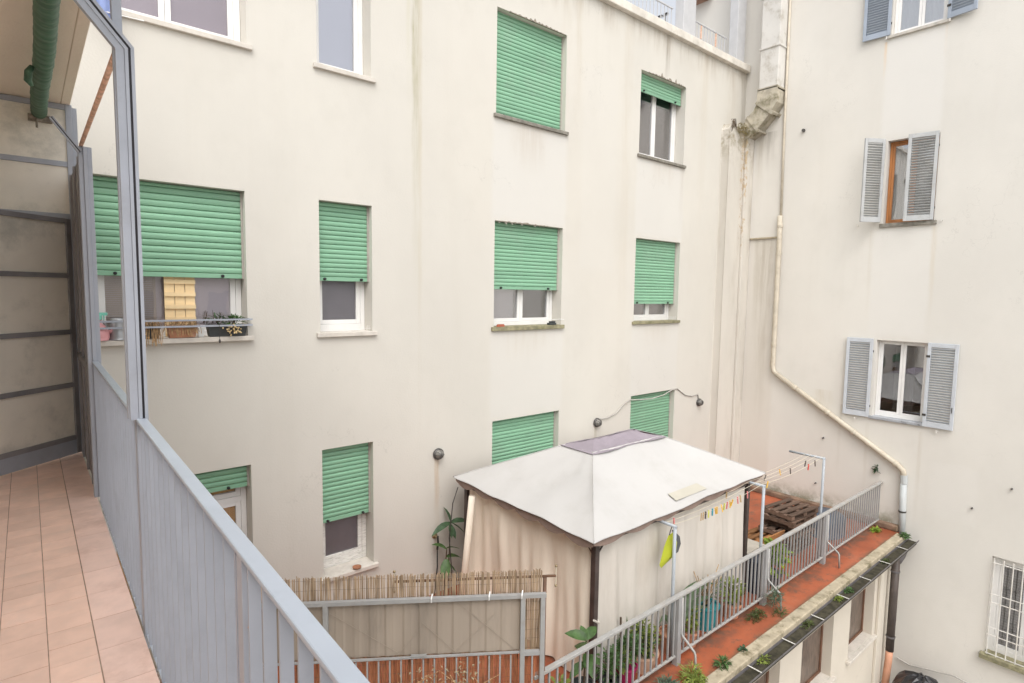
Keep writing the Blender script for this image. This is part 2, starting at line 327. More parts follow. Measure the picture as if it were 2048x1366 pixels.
M('pallet_orange', (0.26, 0.12, 0.045), 0.9, 0.2, 9, sc=(0.3, 2, 2), rnd=0.35)
M('plank_pale', (0.47, 0.43, 0.37), 0.85, 0.12, 6)
M('tarp_blue', (0.055, 0.075, 0.11), 0.5, 0.15, 4, bump=0.3, bscale=12)
M('pot_terracotta', (0.46, 0.215, 0.125), 0.85, 0.12, 8, dirt=(0.55, 0.40, 0.30), dirt_amt=0.5, dscale=6)
M('pot_pale', (0.56, 0.36, 0.25), 0.85, 0.1, 8)
M('pot_turquoise', (0.02, 0.23, 0.26), 0.35, 0.1)
M('pot_magenta', (0.36, 0.02, 0.10), 0.4, 0.1)
M('pot_dark', (0.05, 0.055, 0.055), 0.6, 0.15)
M('bin_blue', (0.022, 0.03, 0.05), 0.45, 0.2)
M('soil', (0.05, 0.035, 0.025), 0.95, 0.4, 30)
M('bag_yellow', (0.38, 0.41, 0.025), 0.6, 0.08, 9)
M('bag_dark', (0.08, 0.085, 0.09), 0.6, 0.1)
M('bag_black', (0.018, 0.018, 0.021), 0.28, 0.3, 6, spec=0.6, bump=0.6, bscale=9)
M('bark', (0.10, 0.07, 0.045), 0.9, 0.3, 20)
M('dry_stem', (0.42, 0.27, 0.14), 0.9, 0.3, 30)
M('dried_flower', (0.55, 0.42, 0.22), 0.9, 0.3, 40)
M('wood_pale', (0.86, 0.66, 0.38), 0.6, 0.08, 12, sc=(0.2, 1, 1), rnd=0.06)
M('pink_plastic', (0.68, 0.33, 0.34), 0.35, 0.05)
M('mint_plastic', (0.20, 0.55, 0.43), 0.35, 0.05)
M('zinc', (0.38, 0.385, 0.39), 0.4, 0.12, 9, metal=0.6)
M('white_plastic', (0.75, 0.75, 0.73), 0.4, 0.03)
M('brass', (0.34, 0.27, 0.16), 0.45, 0.2, 30, metal=0.7)
M('copper_dish', (0.34, 0.15, 0.08), 0.4, 0.2, 20)
M('red_clay', (0.40, 0.11, 0.06), 0.6, 0.2)
M('cloth_blue', (0.22, 0.28, 0.50), 0.8, 0.1)
M('concrete_ground', (0.40, 0.38, 0.35), 0.9, 0.15, 2, bump=0.2)
M('rope', (0.62, 0.56, 0.44), 0.8, 0.1)
M('roof_white', (0.50, 0.50, 0.505), 0.6, 0.04)
M('roof_shade', (0.55, 0.56, 0.56), 0.6, 0.04)
M('eave_brown', (0.28, 0.16, 0.11), 0.7, 0.15)
for nm, c in (('peg_yellow', (0.70, 0.42, 0.06)), ('peg_wood', (0.42, 0.29, 0.15)), ('peg_blue', (0.03, 0.30, 0.40)), ('peg_pink', (0.62, 0.20, 0.20)), ('peg_red', (0.60, 0.07, 0.05)), ('peg_green', (0.55, 0.55, 0.12)), ('peg_dark', (0.10, 0.08, 0.07))):
    M(nm, c, 0.5, 0.08)
leafmat('leaf_mid', (0.075, 0.145, 0.045)); leafmat('leaf_dark', (0.05, 0.095, 0.045)); leafmat('leaf_lime', (0.22, 0.31, 0.04))
leafmat('leaf_yellow', (0.20, 0.25, 0.05)); leafmat('leaf_bluish', (0.10, 0.145, 0.095)); leafmat('leaf_strap', (0.095, 0.14, 0.07), 0.25); leafmat('moss_leaf', (0.07, 0.09, 0.025)); leafmat('dry_moss', (0.24, 0.20, 0.08))
glass('window_glass', (0.88, 0.89, 0.9), 0.2); glass('window_glass_dark', (0.62, 0.63, 0.65), 0.2); glass('insect_screen', (0.86, 0.85, 0.87), 0.03, 0.35); glass('glass_clear', (0.96, 0.96, 0.97), 0.05)

# ------------------------------------------------------------------ mesh helpers
ORG = {}
class MB:
    def __init__(s): s.v, s.f = [], []
    def add(s, vs, fs):
        b = len(s.v); s.v += [tuple(v) for v in vs]; s.f += [tuple(b + i for i in f) for f in fs]; return s
    def box(s, x0, x1, y0, y1, z0, z1):
        x0, x1 = sorted((x0, x1)); y0, y1 = sorted((y0, y1)); z0, z1 = sorted((z0, z1))
        return s.add([(x0, y0, z0), (x1, y0, z0), (x1, y1, z0), (x0, y1, z0), (x0, y0, z1), (x1, y0, z1), (x1, y1, z1), (x0, y1, z1)],
                     [(0, 3, 2, 1), (4, 5, 6, 7), (0, 1, 5, 4), (1, 2, 6, 5), (2, 3, 7, 6), (3, 0, 4, 7)])
    def fbox(s, F, u0, u1, d0, d1, z0, z1):
        a, b = F(u0, d0, z0), F(u1, d1, z1)
        return s.box(a[0], b[0], a[1], b[1], a[2], b[2])
    def ring(s, F, u0, u1, z0, z1, w, d0, d1, wb=None):
        wb = wb or w
        s.fbox(F, u0, u0 + w, d0, d1, z0, z1); s.fbox(F, u1 - w, u1, d0, d1, z0, z1)
        s.fbox(F, u0 + w, u1 - w, d0 + .001, d1 - .001, z0, z0 + wb); s.fbox(F, u0 + w, u1 - w, d0 + .001, d1 - .001, z1 - w, z1)
        return s
    def bar(s, a, b, w, h, up=(0, 0, 1)):
        a, b = Vector(a), Vector(b); t = (b - a).normalized()
        u = Vector(up)
        if abs(t.dot(u)) > 0.98: u = Vector((1, 0, 0))
        sd = t.cross(u).normalized(); u = sd.cross(t)
        vs = [p + sd * (i * w / 2) + u * (j * h / 2) for p in (a, b) for i, j in ((-1, -1), (1, -1), (1, 1), (-1, 1))]
        return s.add(vs, [(3, 2, 1, 0), (4, 5, 6, 7), (0, 1, 5, 4), (1, 2, 6, 5), (2, 3, 7, 6), (3, 0, 4, 7)])
    def tube(s, pts, r, n=8, cap=True):
        pts = [Vector(p) for p in pts]; rs = r if isinstance(r, (list, tuple)) else [r] * len(pts)
        b = len(s.v); prev = None
        for i, p in enumerate(pts):
            t = (pts[min(i + 1, len(pts) - 1)] - pts[max(i - 1, 0)]).normalized()
            if prev is None:
                u = t.orthogonal().normalized()
            else:
                u = (prev - t * prev.dot(t)).normalized()
            prev = u; w = t.cross(u)
            for k in range(n):
                a = 2 * math.pi * k / n
                s.v.append(tuple(p + (u * math.cos(a) + w * math.sin(a)) * rs[i]))
        for i in range(len(pts) - 1):
            for k in range(n):
                s.f.append((b + i * n + k, b + i * n + (k + 1) % n, b + (i + 1) * n + (k + 1) % n, b + (i + 1) * n + k))
        if cap:
            s.f.append(tuple(b + k for k in reversed(range(n)))); e = b + (len(pts) - 1) * n
            s.f.append(tuple(e + k for k in range(n)))
        return s
    def lathe(s, c, prof, n=20, axis='Z'):
        b = len(s.v)
        for r, h in prof:
            for k in range(n):
                a = 2 * math.pi * k / n; p = (r * math.cos(a), r * math.sin(a))
                q = (p[0], p[1], h) if axis == 'Z' else ((p[0], h, p[1]) if axis == 'Y' else (h, p[0], p[1]))
                s.v.append((c[0] + q[0], c[1] + q[1], c[2] + q[2]))
        for i in range(len(prof) - 1):
            for k in range(n):
                s.f.append((b + i * n + k, b + i * n + (k + 1) % n, b + (i + 1) * n + (k + 1) % n, b + (i + 1) * n + k))
        s.f.append(tuple(b + k for k in range(n))); s.f.append(tuple(b + (len(prof) - 1) * n + k for k in range(n)))
        return s
    def prism(s, poly, F):
        """poly: list of (a,b); F(a,b,k) with k 0/1 gives the two end points"""
        n = len(poly)
        return s.add([F(a, b, 0) for a, b in poly] + [F(a, b, 1) for a, b in poly],
                     [tuple(range(n)), tuple(range(2 * n - 1, n - 1, -1))] + [(i, (i + 1) % n, n + (i + 1) % n, n + i) for i in range(n)])
    def leaf(s, base, d, L, W, droop=0.3, rng=None, seg=3):
        base, d = Vector(base), Vector(d).normalized()
        sd = d.cross(Vector((0, 0, 1)))
        sd = sd.normalized() if sd.length > 0.05 else Vector((1, 0, 0))
        if rng: sd = (Matrix.Rotation(rng.uniform(-.7, .7), 3, d) @ sd)
        nb = len(s.v); p = base.copy(); dd = d.copy()
        up = sd.cross(d)
        for i in range(seg + 1):
            q = i / seg
            w = W * 0.5 * (math.sin(math.pi * min(0.97, q * 0.85 + 0.12)) if i < seg else 0.06)
            s.v.append(tuple(p - sd * w + up * w * 0.3)); s.v.append(tuple(p)); s.v.append(tuple(p + sd * w + up * w * 0.3))
            dd = (dd + Vector((0, 0, -droop / seg))).normalized(); p = p + dd * (L / seg)
        for i in range(seg):
            a = nb + i * 3
            s.f += [(a, a + 1, a + 4, a + 3), (a + 1, a + 2, a + 5, a + 4)]
        return s
    def mesh(s, name, mat, org=(0, 0, 0), smooth=False):
        me = bpy.data.meshes.new(name)
        me.from_pydata([(x - org[0], y - org[1], z - org[2]) for x, y, z in s.v], [], s.f)
        me.materials.append(MATS[mat] if isinstance(mat, str) else mat)
        if smooth:
            for p in me.polygons: p.use_smooth = True
        me.update()
        return me
    def build(s, name, mat, parent=None, smooth=False, bevel=0, kind=None, label=None):
        org = ORG[parent.name] if parent else Vector((0, 0, 0))
        if parent is None:
            xs = [v[0] for v in s.v]; ys = [v[1] for v in s.v]; zs = [v[2] for v in s.v]
            org = Vector(((min(xs) + max(xs)) / 2, (min(ys) + max(ys)) / 2, min(zs)))
        o = bpy.data.objects.new(name, s.mesh(name, mat, org, smooth))
        col.objects.link(o)
        if parent: o.parent = parent
        else: o.location = org
        ORG[o.name] = org
        if bevel:
            b = o.modifiers.new('bevel', 'BEVEL'); b.width = bevel; b.segments = 2; b.limit_method = 'ANGLE'
        if kind: o['kind'] = kind
        if label: o['label'] = label
        return o

def thing(name, label, cat, loc, group=None):
    o = bpy.data.objects.new(name, None); col.objects.link(o)
    o.location = loc; o.empty_display_size = 0.1; ORG[o.name] = Vector(loc)
    o['label'] = label; o['category'] = cat
    if group: o['group'] = group
    return o
def tag(o, label, cat, group=None):
    o['label'] = label; o['category'] = cat
    if group: o['group'] = group
    return o
def inst(me, name, parent, loc, rot=None, label=None):
    """one more object of a shared mesh; loc in world coordinates"""
    o = bpy.data.objects.new(name, me); col.objects.link(o)
    o.parent = parent
    o.location = Vector(loc) - (ORG[parent.name] if parent else Vector((0, 0, 0)))
    if rot: o.rotation_euler = rot
    ORG[o.name] = Vector(loc)
    if label: o['label'] = label
    return o

FA = lambda u, d, z: (u, 7.0 + d, z)          # main facade, plane Y = 7
FB = lambda u, d, z: (12.73 + d, u, z)        # right-hand building, plane X = 12.73
FL = lambda u, d, z: (u, 3.5 + d, z)          # annex below the terrace, plane Y = 3.5

def wall(F, u0, u1, z0, z1, ops, depth=0.30, extra_u=(), extra_z=()):
    us = sorted(set([u0, u1] + [o[0] for o in ops] + [o[1] for o in ops] + list(extra_u)))
    zs = sorted(set([z0, z1] + [o[2] for o in ops] + [o[3] for o in ops] + list(extra_z)))
    m = MB()
    for a, b in zip(us, us[1:]):
        for c, d in zip(zs, zs[1:]):
            mu, mz = (a + b) / 2, (c + d) / 2
            if any(o[0] < mu < o[1] and o[2] < mz < o[3] for o in ops): continue
            m.add([F(a, 0, c), F(b, 0, c), F(b, 0, d), F(a, 0, d)], [(0, 1, 2, 3)])
    for a, b, c, d in [o[:4] for o in ops]:
        for p, q in (((a, c), (b, c)), ((b, c), (b, d)), ((b, d), (a, d)), ((a, d), (a, c))):
            m.add([F(p[0], 0, p[1]), F(q[0], 0, q[1]), F(q[0], depth, q[1]), F(p[0], depth, p[1])], [(0, 1, 2, 3)])
    return m

def room(F, u0, u1, z0, z1, d0=0.30, d1=1.3):
    m = MB()
    c = [(u0, z0), (u1, z0), (u1, z1), (u0, z1)]
    for i in range(4):
        p, q = c[i], c[(i + 1) % 4]
        m.add([F(p[0], d0, p[1]), F(q[0], d0, q[1]), F(q[0], d1, q[1]), F(p[0], d1, p[1])], [(0, 1, 2, 3)])
    m.add([F(u, d1, z) for u, z in c], [(0, 1, 2, 3)])
    return m

def window(bld, F, u0, u1, z0, z1, sashes=2, fm='white_frame', gm='window_glass', rm='room_dark', curtains=None, d=0.22, fw=0.06, sw=0.055, sill='sill_stone', sill_p=0.045, transom=None, casing_label=None, sill_h=0.05, bottom_frame=None):
    """frame ring set back in the opening; sub-parts: sash, pane, sill, curtain, interior"""
    g = 0.003
    w = MB().ring(F, u0 + g, u1 - g, z0 + g, z1 - g, fw, d, d + 0.07, bottom_frame).build('window', fm, bld, bevel=0.004)
    if casing_label: w['label'] = casing_label
    room(F, u0, u1, z0, z1).build('interior', rm, w)
    iu0, iu1, iz0, iz1 = u0 + g + fw, u1 - g - fw, z0 + g + (bottom_frame or fw), z1 - g - fw
    n = sashes
    spans = [(iz0, iz1)]
    if transom: spans = [(iz0, transom - 0.03), (transom + 0.03, iz1)]; MB().fbox(F, iu0, iu1, d - 0.002, d + 0.068, transom - 0.029, transom + 0.029).build('transom', fm, w)
    for (a, b) in spans:
        for i in range(n):
            p, q = iu0 + (iu1 - iu0) * i / n + 0.002, iu0 + (iu1 - iu0) * (i + 1) / n - 0.002
            MB().ring(F, p, q, a + 0.002, b - 0.002, sw, d + 0.008, d + 0.06).build('sash', fm, w, bevel=0.003)
            MB().fbox(F, p + sw, q - sw, d + 0.03, d + 0.036, a + sw, b - sw).build('pane', gm, w)
    for c in (curtains or []):  # curtains, plus colour panels standing in for reflections and a lit room
        cu0, cu1, cz0, cz1, cm, cd = c
        wavy = 0.012 if cm.startswith('curtain') or cm == 'blind_taupe' else 0.0
        m = MB(); N = 40 if wavy else 1
        vs = []
        for i in range(N + 1):
            u = cu0 + (cu1 - cu0) * i / N; dd = d + 0.1 + cd + wavy * math.sin(i * 1.3) + wavy * 0.5 * math.sin(i * 2.9)
            vs += [F(u, dd, cz0), F(u, dd, cz1), F(u, dd + 0.004, cz0), F(u, dd + 0.004, cz1)]
        fs = []
        for i in range(N): a = i * 4; fs += [(a, a + 4, a + 5, a + 1), (a + 2, a + 3, a + 7, a + 6)]
        m.add(vs, fs).build('curtain', cm, w, smooth=bool(wavy))
    if sill:
        MB().fbox(F, u0 - 0.05, u1 + 0.05, -sill_p, 0.0, z0 - sill_h, z0 + 0.004).fbox(F, u0 + 0.001, u1 - 0.001, 0.0, 0.222, z0 - sill_h + 0.002, z0 + 0.006).build('sill', sill, w, bevel=0.006)
    return w

def slat_mesh(F0, L, p):
    prof = [(0.120, 0.0), (0.108, 0.10 * p), (0.103, 0.35 * p), (0.102, 0.6 * p), (0.107, 0.86 * p), (0.116, 0.955 * p), (0.126, 0.955 * p), (0.128, 0.0)]
    m = MB()
    m.prism(prof, lambda d, z, k: F0(L * k, d, z))
    return m.mesh('slat', 'shutter_green')
def roller(bld, u0, u1, ztop, zbot, pitch=0.058, label=None, stops=2):
    """bottom bar + side guides as the part, every slat a sub-part"""
    g = 0.022
    bar_h = 0.05
    r = MB().fbox(FA, u0 + g, u1 - g, 0.100, 0.126, zbot, zbot + bar_h).build('roller_shutter', 'shutter_green', bld, bevel=0.004)
    for (ga, gb) in ((u0 + 0.002, u0 + g - .001), (u1 - g + .001, u1 - 0.002)): MB().fbox(FA, ga, gb, 0.095, 0.14, zbot, ztop - .002).build('guide', 'shutter_guide', r)
    if label: r['label'] = label
    me = slat_mesh(lambda u, d, z: (u, d, z), u1 - u0 - 2 * g, pitch)
    z = zbot + bar_h + 0.003
    while z < ztop - 0.004:
        o = inst(me, 'slat', r, (u0 + g, 7.0 + rng.uniform(-.0015, .0015), z), (0, rng.uniform(-.0012, .0012), 0))
        if z + pitch > ztop: o.scale.z = (ztop - 0.002 - z) / pitch
        z += pitch
    for k in range(stops):
        u = u0 + (u1 - u0) * (0.14 if k == 0 else 0.84)
        MB().lathe((u, 7.098, zbot + 0.024), [(0.012, 0), (0.017, -0.004), (0.017, -0.03), (0.010, -0.034)], 10, 'Y').build('stopper', 'black_rubber', r)
    return r

rng = random.Random(7)
# ------------------------------------------------------------------ ground
g = MB().box(-120, 140, -120, 140, -7.7, -7.5).build('courtyard_ground', 'concrete_ground', kind='structure')

# ------------------------------------------------------------------ main facade (Y = 7)
AX0, AX1, AZ0, AZ1 = -3.0, 12.73, -7.5, 5.0
C1, C2, C3, C4 = (0.50, 1.93), (2.78, 3.48), (5.51, 6.97), (8.93, 10.38)
TOPZ, MIDZ, BOTZ = (2.66, 4.20), (-0.54, 1.09), (-3.70, -2.02)
opsA = [(C1[0], 1.99, 2.68, 4.2), (*C1, *MIDZ), (*C1, -4.38, -2.05), (*C2, 2.68, 4.2), (*C2, *MIDZ), (*C2, *BOTZ),
        (*C3, *TOPZ), (*C3, *MIDZ), (*C3, *BOTZ), (*C4, 2.62, 4.16), (*C4, -0.53, 1.07), (*C4, -3.7, -1.98)]
A = thing('apartment_building', 'cream apartment building facing the viewer with green roller shutters and a roof terrace', 'building', (5, 7, -7.5))
wall(FA, AX0, AX1, AZ0, AZ1, opsA).build('wall', 'plaster_facade', A)
MB().box(AX0, AX1, 7.001, 14.0, 4.93, 4.99).build('roof', 'roof_white', A)
MB().box(AX0, 12.70, 6.90, 7.35, 5.0, 5.15).build('coping', 'coping_stone', A, bevel=0.012)
# windows
window(A, FA, C1[0], 1.99, 2.68, 4.2, 2, gm='insect_screen', curtains=[(0.5, 1.98, 2.7, 4.15, 'reflect_mauve', -0.05)], sill='sill_pale', fw=0.07)
window(A, FA, *C1, *MIDZ, 2, gm='glass_clear', rm='room_mid', curtains=[(0.52, 1.15, -0.5, 1.05, 'reflect_mauve', -0.03), (1.2, 1.92, -0.5, 1.05, 'reflect_mauve', -0.05)], sill='sill_pale', sill_p=0.07)
window(A, FA, C1[0], C1[1], -4.38, -2.05, 2, gm='glass_clear', rm='room_mid', curtains=[(0.52, 1.92, -4.3, -2.08, 'lit_room_orange', -0.04)], sill=None, transom=-2.5)
window(A, FA, *C2, 2.68, 4.2, 1, gm='window_glass', curtains=[(C2[0], C2[1], 2.7, 4.15, 'reflect_lavender', -0.02)], sill='sill_pale')
window(A, FA, *C2, *MIDZ, 1, gm='insect_screen', curtains=[(C2[0], C2[1], -0.5, 1.05, 'blind_grey', -0.055)], sill='sill_pale', bottom_frame=0.09)
window(A, FA, *C2, *BOTZ, 1, fm='white_peeling', gm='insect_screen', curtains=[(C2[0], C2[1], -3.65, -2.05, 'blind_grey', -0.055)], sill='sill_pale', bottom_frame=0.10, sill_p=0.06, casing_label='window with peeling white paint on its bottom rail')
window(A, FA, *C3, *TOPZ, 2, sill='sill_dark')
window(A, FA, *C3, *MIDZ, 2, gm='window_glass', rm='room_mid', curtains=[(C3[0], C3[0] + 0.62, -0.5, 1.05, 'reflect_mauve', -0.04)], sill='sill_mossy', sill_h=0.06)
window(A, FA, *C3, *BOTZ, 2, sill='sill_dark')
window(A, FA, *C4, 2.62, 4.16, 2, curtains=[(C4[0], C4[1], 2.65, 3.72, 'blind_taupe', -0.045)], sill='sill_dark')
window(A, FA, *C4, -0.53, 1.07, 2, rm='room_mid', curtains=[(C4[0], C4[1], -0.5, 1.0, 'blind_taupe', -0.04)], sill='sill_mossy')
window(A, FA, *C4, -3.7, -1.98, 2, sill='sill_dark')
# roller shutters
roller(A, *C1, 1.09, 0.11, 0.068, 'wide green roller shutter lowered two thirds')
roller(A, *C1, -2.05, -2.33, 0.062, 'green roller shutter pulled almost fully up')
roller(A, *C2, 1.09, 0.11, label='narrow green roller shutter half lowered')
roller(A, *C2, -2.02, -3.02, label='narrow green roller shutter over a dark screen')
roller(A, *C3, 4.20, 2.672, label='fully closed green roller shutter near the top')
roller(A, *C3, 1.09, 0.045, label='green roller shutter above a white double sash')
roller(A, *C3, -2.02, -3.69, label='green roller shutter behind the gazebo')
roller(A, *C4, 4.16, 3.82, label='green roller shutter almost fully raised')
roller(A, *C4, 1.07, -0.19, label='green roller shutter three quarters lowered')
roller(A, *C4, -1.98, -3.69, label='green roller shutter under a drooping cable')
# Venetian slats of the wide window, joined (far too fine to pick apart)
m = MB()
for k in range(30):
    z = -0.42 + k * 0.02
    m.fbox(FA, 0.60, 1.05, 0.275, 0.284, z, z + 0.013)
m.fbox(FA, 0.575, 0.60, 0.272, 0.286, -0.46, 0.3).fbox(FA, 1.05, 1.075, 0.272, 0.286, -0.46, 0.3).fbox(FA, 0.575, 1.075, 0.272, 0.286, -0.47, -0.44)
m.build('venetian_blind', 'blind_tan', A, kind='stuff')
# guard rails in front of the flower pots on the wide sill
m = MB()
for z in (-0.345, -0.41):
    m.fbox(FA, 0.46, 1.95, -0.125, -0.105, z - 0.009, z + 0.009)
m.fbox(FA, 1.93, 1.95, -0.105, -0.002, -0.42, -0.40).fbox(FA, 1.93, 1.95, -0.105, -0.002, -0.353, -0.337).fbox(FA, 0.46, 0.48, -0.105, -0.002, -0.42, -0.40)
m.build('sill_guard', 'steel_bluegrey', A)
# netting of white pins on two sills
for (u0, u1, z) in ((C2[0], C2[1], -0.53), (C4[0], C4[1], -0.52)):
    m = MB(); n = int((u1 - u0) / 0.022)
    for k in range(n):
        u = u0 + 0.01 + k * 0.022
        m.bar(FA(u, 0.03, z), FA(u + rng.uniform(-.012, .012), 0.015, z + 0.075), 0.0025, 0.0025)
    m.fbox(FA, u0 + .005, u1 - .005, 0.028, 0.031, z + 0.03, z + 0.033)
    m.build('bird_spikes', 'white_plastic', A, kind='stuff')
# broken plaster edges over three openings
def chip(u0, u1, z, n, h, seed):
    r_ = random.Random(seed); pts = []
    top = []; bot = []
    for i in range(n + 1):
        u = u0 + (u1 - u0) * i / n
        top.append((u, z + abs(r_.gauss(0, h)) * math.sin(math.pi * min(1, max(.06, i / n))) + .004)); bot.append((u, z - 0.003))
    m = MB()
    for i in range(n):
        a, b, c, d = bot[i], bot[i + 1], top[i + 1], top[i]
        vs = [FA(p[0], dd, p[1]) for dd in (-0.004, 0.02) for p in (a, b, c, d)]
        m.add(vs, [(0, 1, 2, 3), (4, 7, 6, 5), (0, 4, 5, 1), (1, 5, 6, 2), (2, 6, 7, 3), (3, 7, 4, 0)])
    m.build('broken_edge', 'broken_plaster', A)
chip(5.75, 6.95, 4.2, 40, 0.022, 1); chip(9.15, 10.35, 4.16, 44, 0.03, 2); chip(5.6, 6.7, 1.085, 34, 0.012, 3)
# chipped rags of plaster hanging below the lintel of the middle window
m = MB()
for k in range(9):
    u = 5.58 + k * 0.12 + rng.uniform(-.03, .03); w = rng.uniform(.03, .08)
    m.add([FA(u, 0.02, 1.09), FA(u + w, 0.02, 1.09), FA(u + w * rng.random(), 0.015, 1.09 - rng.uniform(.02, .05)), FA(u, .03, 1.09), FA(u + w, .03, 1.09)], [(0, 1, 2), (3, 4, 2)])
m.build('hanging_plaster', 'sill_pale', A)
# roof terrace: pillars and a railing
for (x0, x1, lab) in ((10.2, 10.62, None), (12.24, 12.58, None)):
    MB().box(x0, x1, 7.0, 7.2, 5.16, 9.0).build('pillar', 'roof_white', A, bevel=0.01)
for (xa, xb) in ((3.0, 10.18), (10.64, 12.22)):
    rr = MB().box(xa, xb, 7.235, 7.265, 5.70, 5.72).box(xa, xb, 7.24, 7.26, 5.2, 5.215).build('terrace_railing', 'roof_white', A)
    me = MB().box(-0.007, 0.007, -0.007, 0.007, 0, 0.485).mesh('baluster', 'roof_white')
    n = int((xb - xa) / 0.115)
    for k in range(n + 1):
        if xa + k * .115 < 8.0: continue
        inst(me, 'baluster', rr, (xa + 0.01 + k * 0.115, 7.25, 5.215))
    if xa > 10:
        for k in (5, 10):
            MB().box(xa + k * .115 - .012, xa + k * .115 + .012, 7.24, 7.262, 5.42, 5.69).build('rust_stain', 'rusty_iron', rr)
# ------------------------------------------------------------------ right-hand building (X = 12.73)
B = thing('apartment_building', 'taller pale apartment building on the right with louvred shutters', 'building', (12.73, 2, -7.5))
W_TOP, W_MID, W_LOW, W_BAR = (3.27, 4.14, 4.93, 6.55), (3.25, 4.07, 1.42, 2.98), (3.19, 4.03, -2.33, -0.82), (1.05, 2.02, -6.22, -4.46)
opsB = [W_TOP, W_MID, W_LOW, W_BAR]
wall(FB, -7.0, 8.5, -7.5, 7.7, opsB).build('wall', 'plaster_tall_side', B)
MB().box(12.731, 16, 8.40, 8.5, 5.0, 7.7).box(12.731, 16, -7, 8.4, 7.6, 7.7).build('roof', 'plaster_tall_side', B)
MB().box(12.45, 12.73, 7.95, 8.5, 6.98, 7.06).build('eave', 'eave_brown', B, bevel=0.01)
window(B, FB, *W_TOP, 2, gm='window_glass', rm='room_mid', curtains=[(3.3, 4.1, 4.95, 6.5, 'curtain_white', -0.02)], sill='sill_stone', d=0.12, fw=0.05, sw=0.045)
window(B, FB, *W_MID, 2, fm='wood_frame', gm='window_glass', rm='room_mid', curtains=[(3.3, 4.02, 1.45, 2.9, 'curtain_white', 0.0)], sill='sill_dark', d=0.14, fw=0.04, sw=0.04, casing_label='window with varnished brown wood frame', sill_h=0.07)
window(B, FB, *W_LOW, 2, gm='window_glass_dark', rm='room_dark', curtains=[(3.45, 3.62, -2.2, -0.95, 'curtain_white', 0.1), (3.66, 3.8, -2.2, -0.95, 'curtain_white', 0.12)], sill='sill_flaked', d=0.13, bottom_frame=0.06, fw=0.03, sw=0.045)
window(B, FB, *W_BAR, 2, gm='window_glass_dark', rm='room_dark', sill='sill_mossy', d=0.15, sill_p=0.12, sill_h=0.08, fw=0.09)
def louvre_leaf(hu, hz0, hz1, width, ang, mat, flip=1, label=None):
    """hinged at u=hu; local x runs from the hinge to the free edge, then turned by ang out of the wall"""
    H = hz1 - hz0
    def place(o):
        o.location = Vector((12.73 - 0.035, hu, hz0)) - ORG[B.name]
        o.rotation_euler = (0, 0, ang)
        return o
    st = 0.055; th = 0.035
    m = MB().box(0, st, -th / 2, th / 2, 0, H).box(width - st, width, -th / 2, th / 2, 0, H)
    for (a, b) in ((0, 0.10), (H - 0.08, H)):
        m.box(st, width - st, -th / 2 + .001, th / 2 - .001, a, b)
    leafo = bpy.data.objects.new('louvred_shutter', m.mesh('louvred_shutter', mat)); col.objects.link(leafo); leafo.parent = B; place(leafo)
    if label: leafo['label'] = label
    bm_ = leafo.modifiers.new('bevel', 'BEVEL'); bm_.width = 0.004; bm_.segments = 2; bm_.limit_method = 'ANGLE'
    m = MB(); n = int((H - 0.18) / 0.047); pz = (H - 0.185) / n
    for k in range(n):
        z = 0.103 + k * pz
        a, b = (-0.015 * flip, z + 0.026), (0.015 * flip, z + 0.002)
        if flip < 0: a, b = b, a
        ya, za, yb, zb = (-0.015, z + (0.004 if flip > 0 else 0.030), 0.015, z + (0.030 if flip > 0 else 0.004))
        m.add([(st, ya, za), (width - st, ya, za), (width - st, yb, zb), (st, yb, zb), (st, ya, za + .007), (width - st, ya, za + .007), (width - st, yb, zb + .007), (st, yb, zb + .007)],
              [(0, 1, 2, 3), (7, 6, 5, 4), (0, 4, 5, 1), (2, 6, 7, 3)])
    lo = bpy.data.objects.new('louvre_slats', m.mesh('louvre_slats', mat)); col.objects.link(lo); lo.parent = leafo; lo['kind'] = 'stuff'
    m = MB()
    for z in (0.22, H - 0.25):
        m.box(-0.012, 0.05, -th / 2 - 0.008, -th / 2, z - 0.02, z + 0.02)
    m.tube([(width - 0.03, -0.028, 0.42), (width - 0.03, -0.034, 0.32)], 0.007, 6)
    h = bpy.data.objects.new('hinge', m.mesh('hinge', 'iron_dark')); col.objects.link(h); h.parent = leafo
    return leafo
# angle 90 deg: leaf points to +Y, flat on the wall; -90: to -Y
louvre_leaf(4.15, 4.94, 6.6, 0.46, R(94), 'louvre_bluegrey', 1, 'blue grey louvred shutter left of the top window')
louvre_leaf(3.26, 4.93, 6.6, 0.44, R(-100), 'louvre_bluegrey', -1, 'blue grey louvred shutter right of the top window')
louvre_leaf(4.11, 1.45, 3.02, 0.42, R(147), 'louvre_pale', 1, 'weathered pale shutter swung open')
louvre_leaf(3.25, 1.43, 3.01, 0.46, R(101), 'louvre_pale', 1, 'weathered pale shutter half closed over the window')
louvre_leaf(4.08, -2.36, -0.80, 0.47, R(92), 'louvre_light', 1, 'light grey shutter open left of the lower window')
louvre_leaf(3.18, -2.37, -0.81, 0.47, R(-92), 'louvre_light', -1, 'light grey shutter open right of the lower window')
m = MB()      # shutter holdfasts
for (u, z) in ((4.5, 1.42), (3.12, 1.42), (4.32, -2.42), (2.95, -2.43), (4.2, 4.9), (3.22, 4.9)):
    m.box(12.67, 12.73, u - 0.008, u + 0.008, z - 0.01, z + 0.01); m.box(12.665, 12.675, u - 0.012, u + 0.012, z - 0.03, z + 0.025)
m.build('shutter_catch', 'iron_white', B)
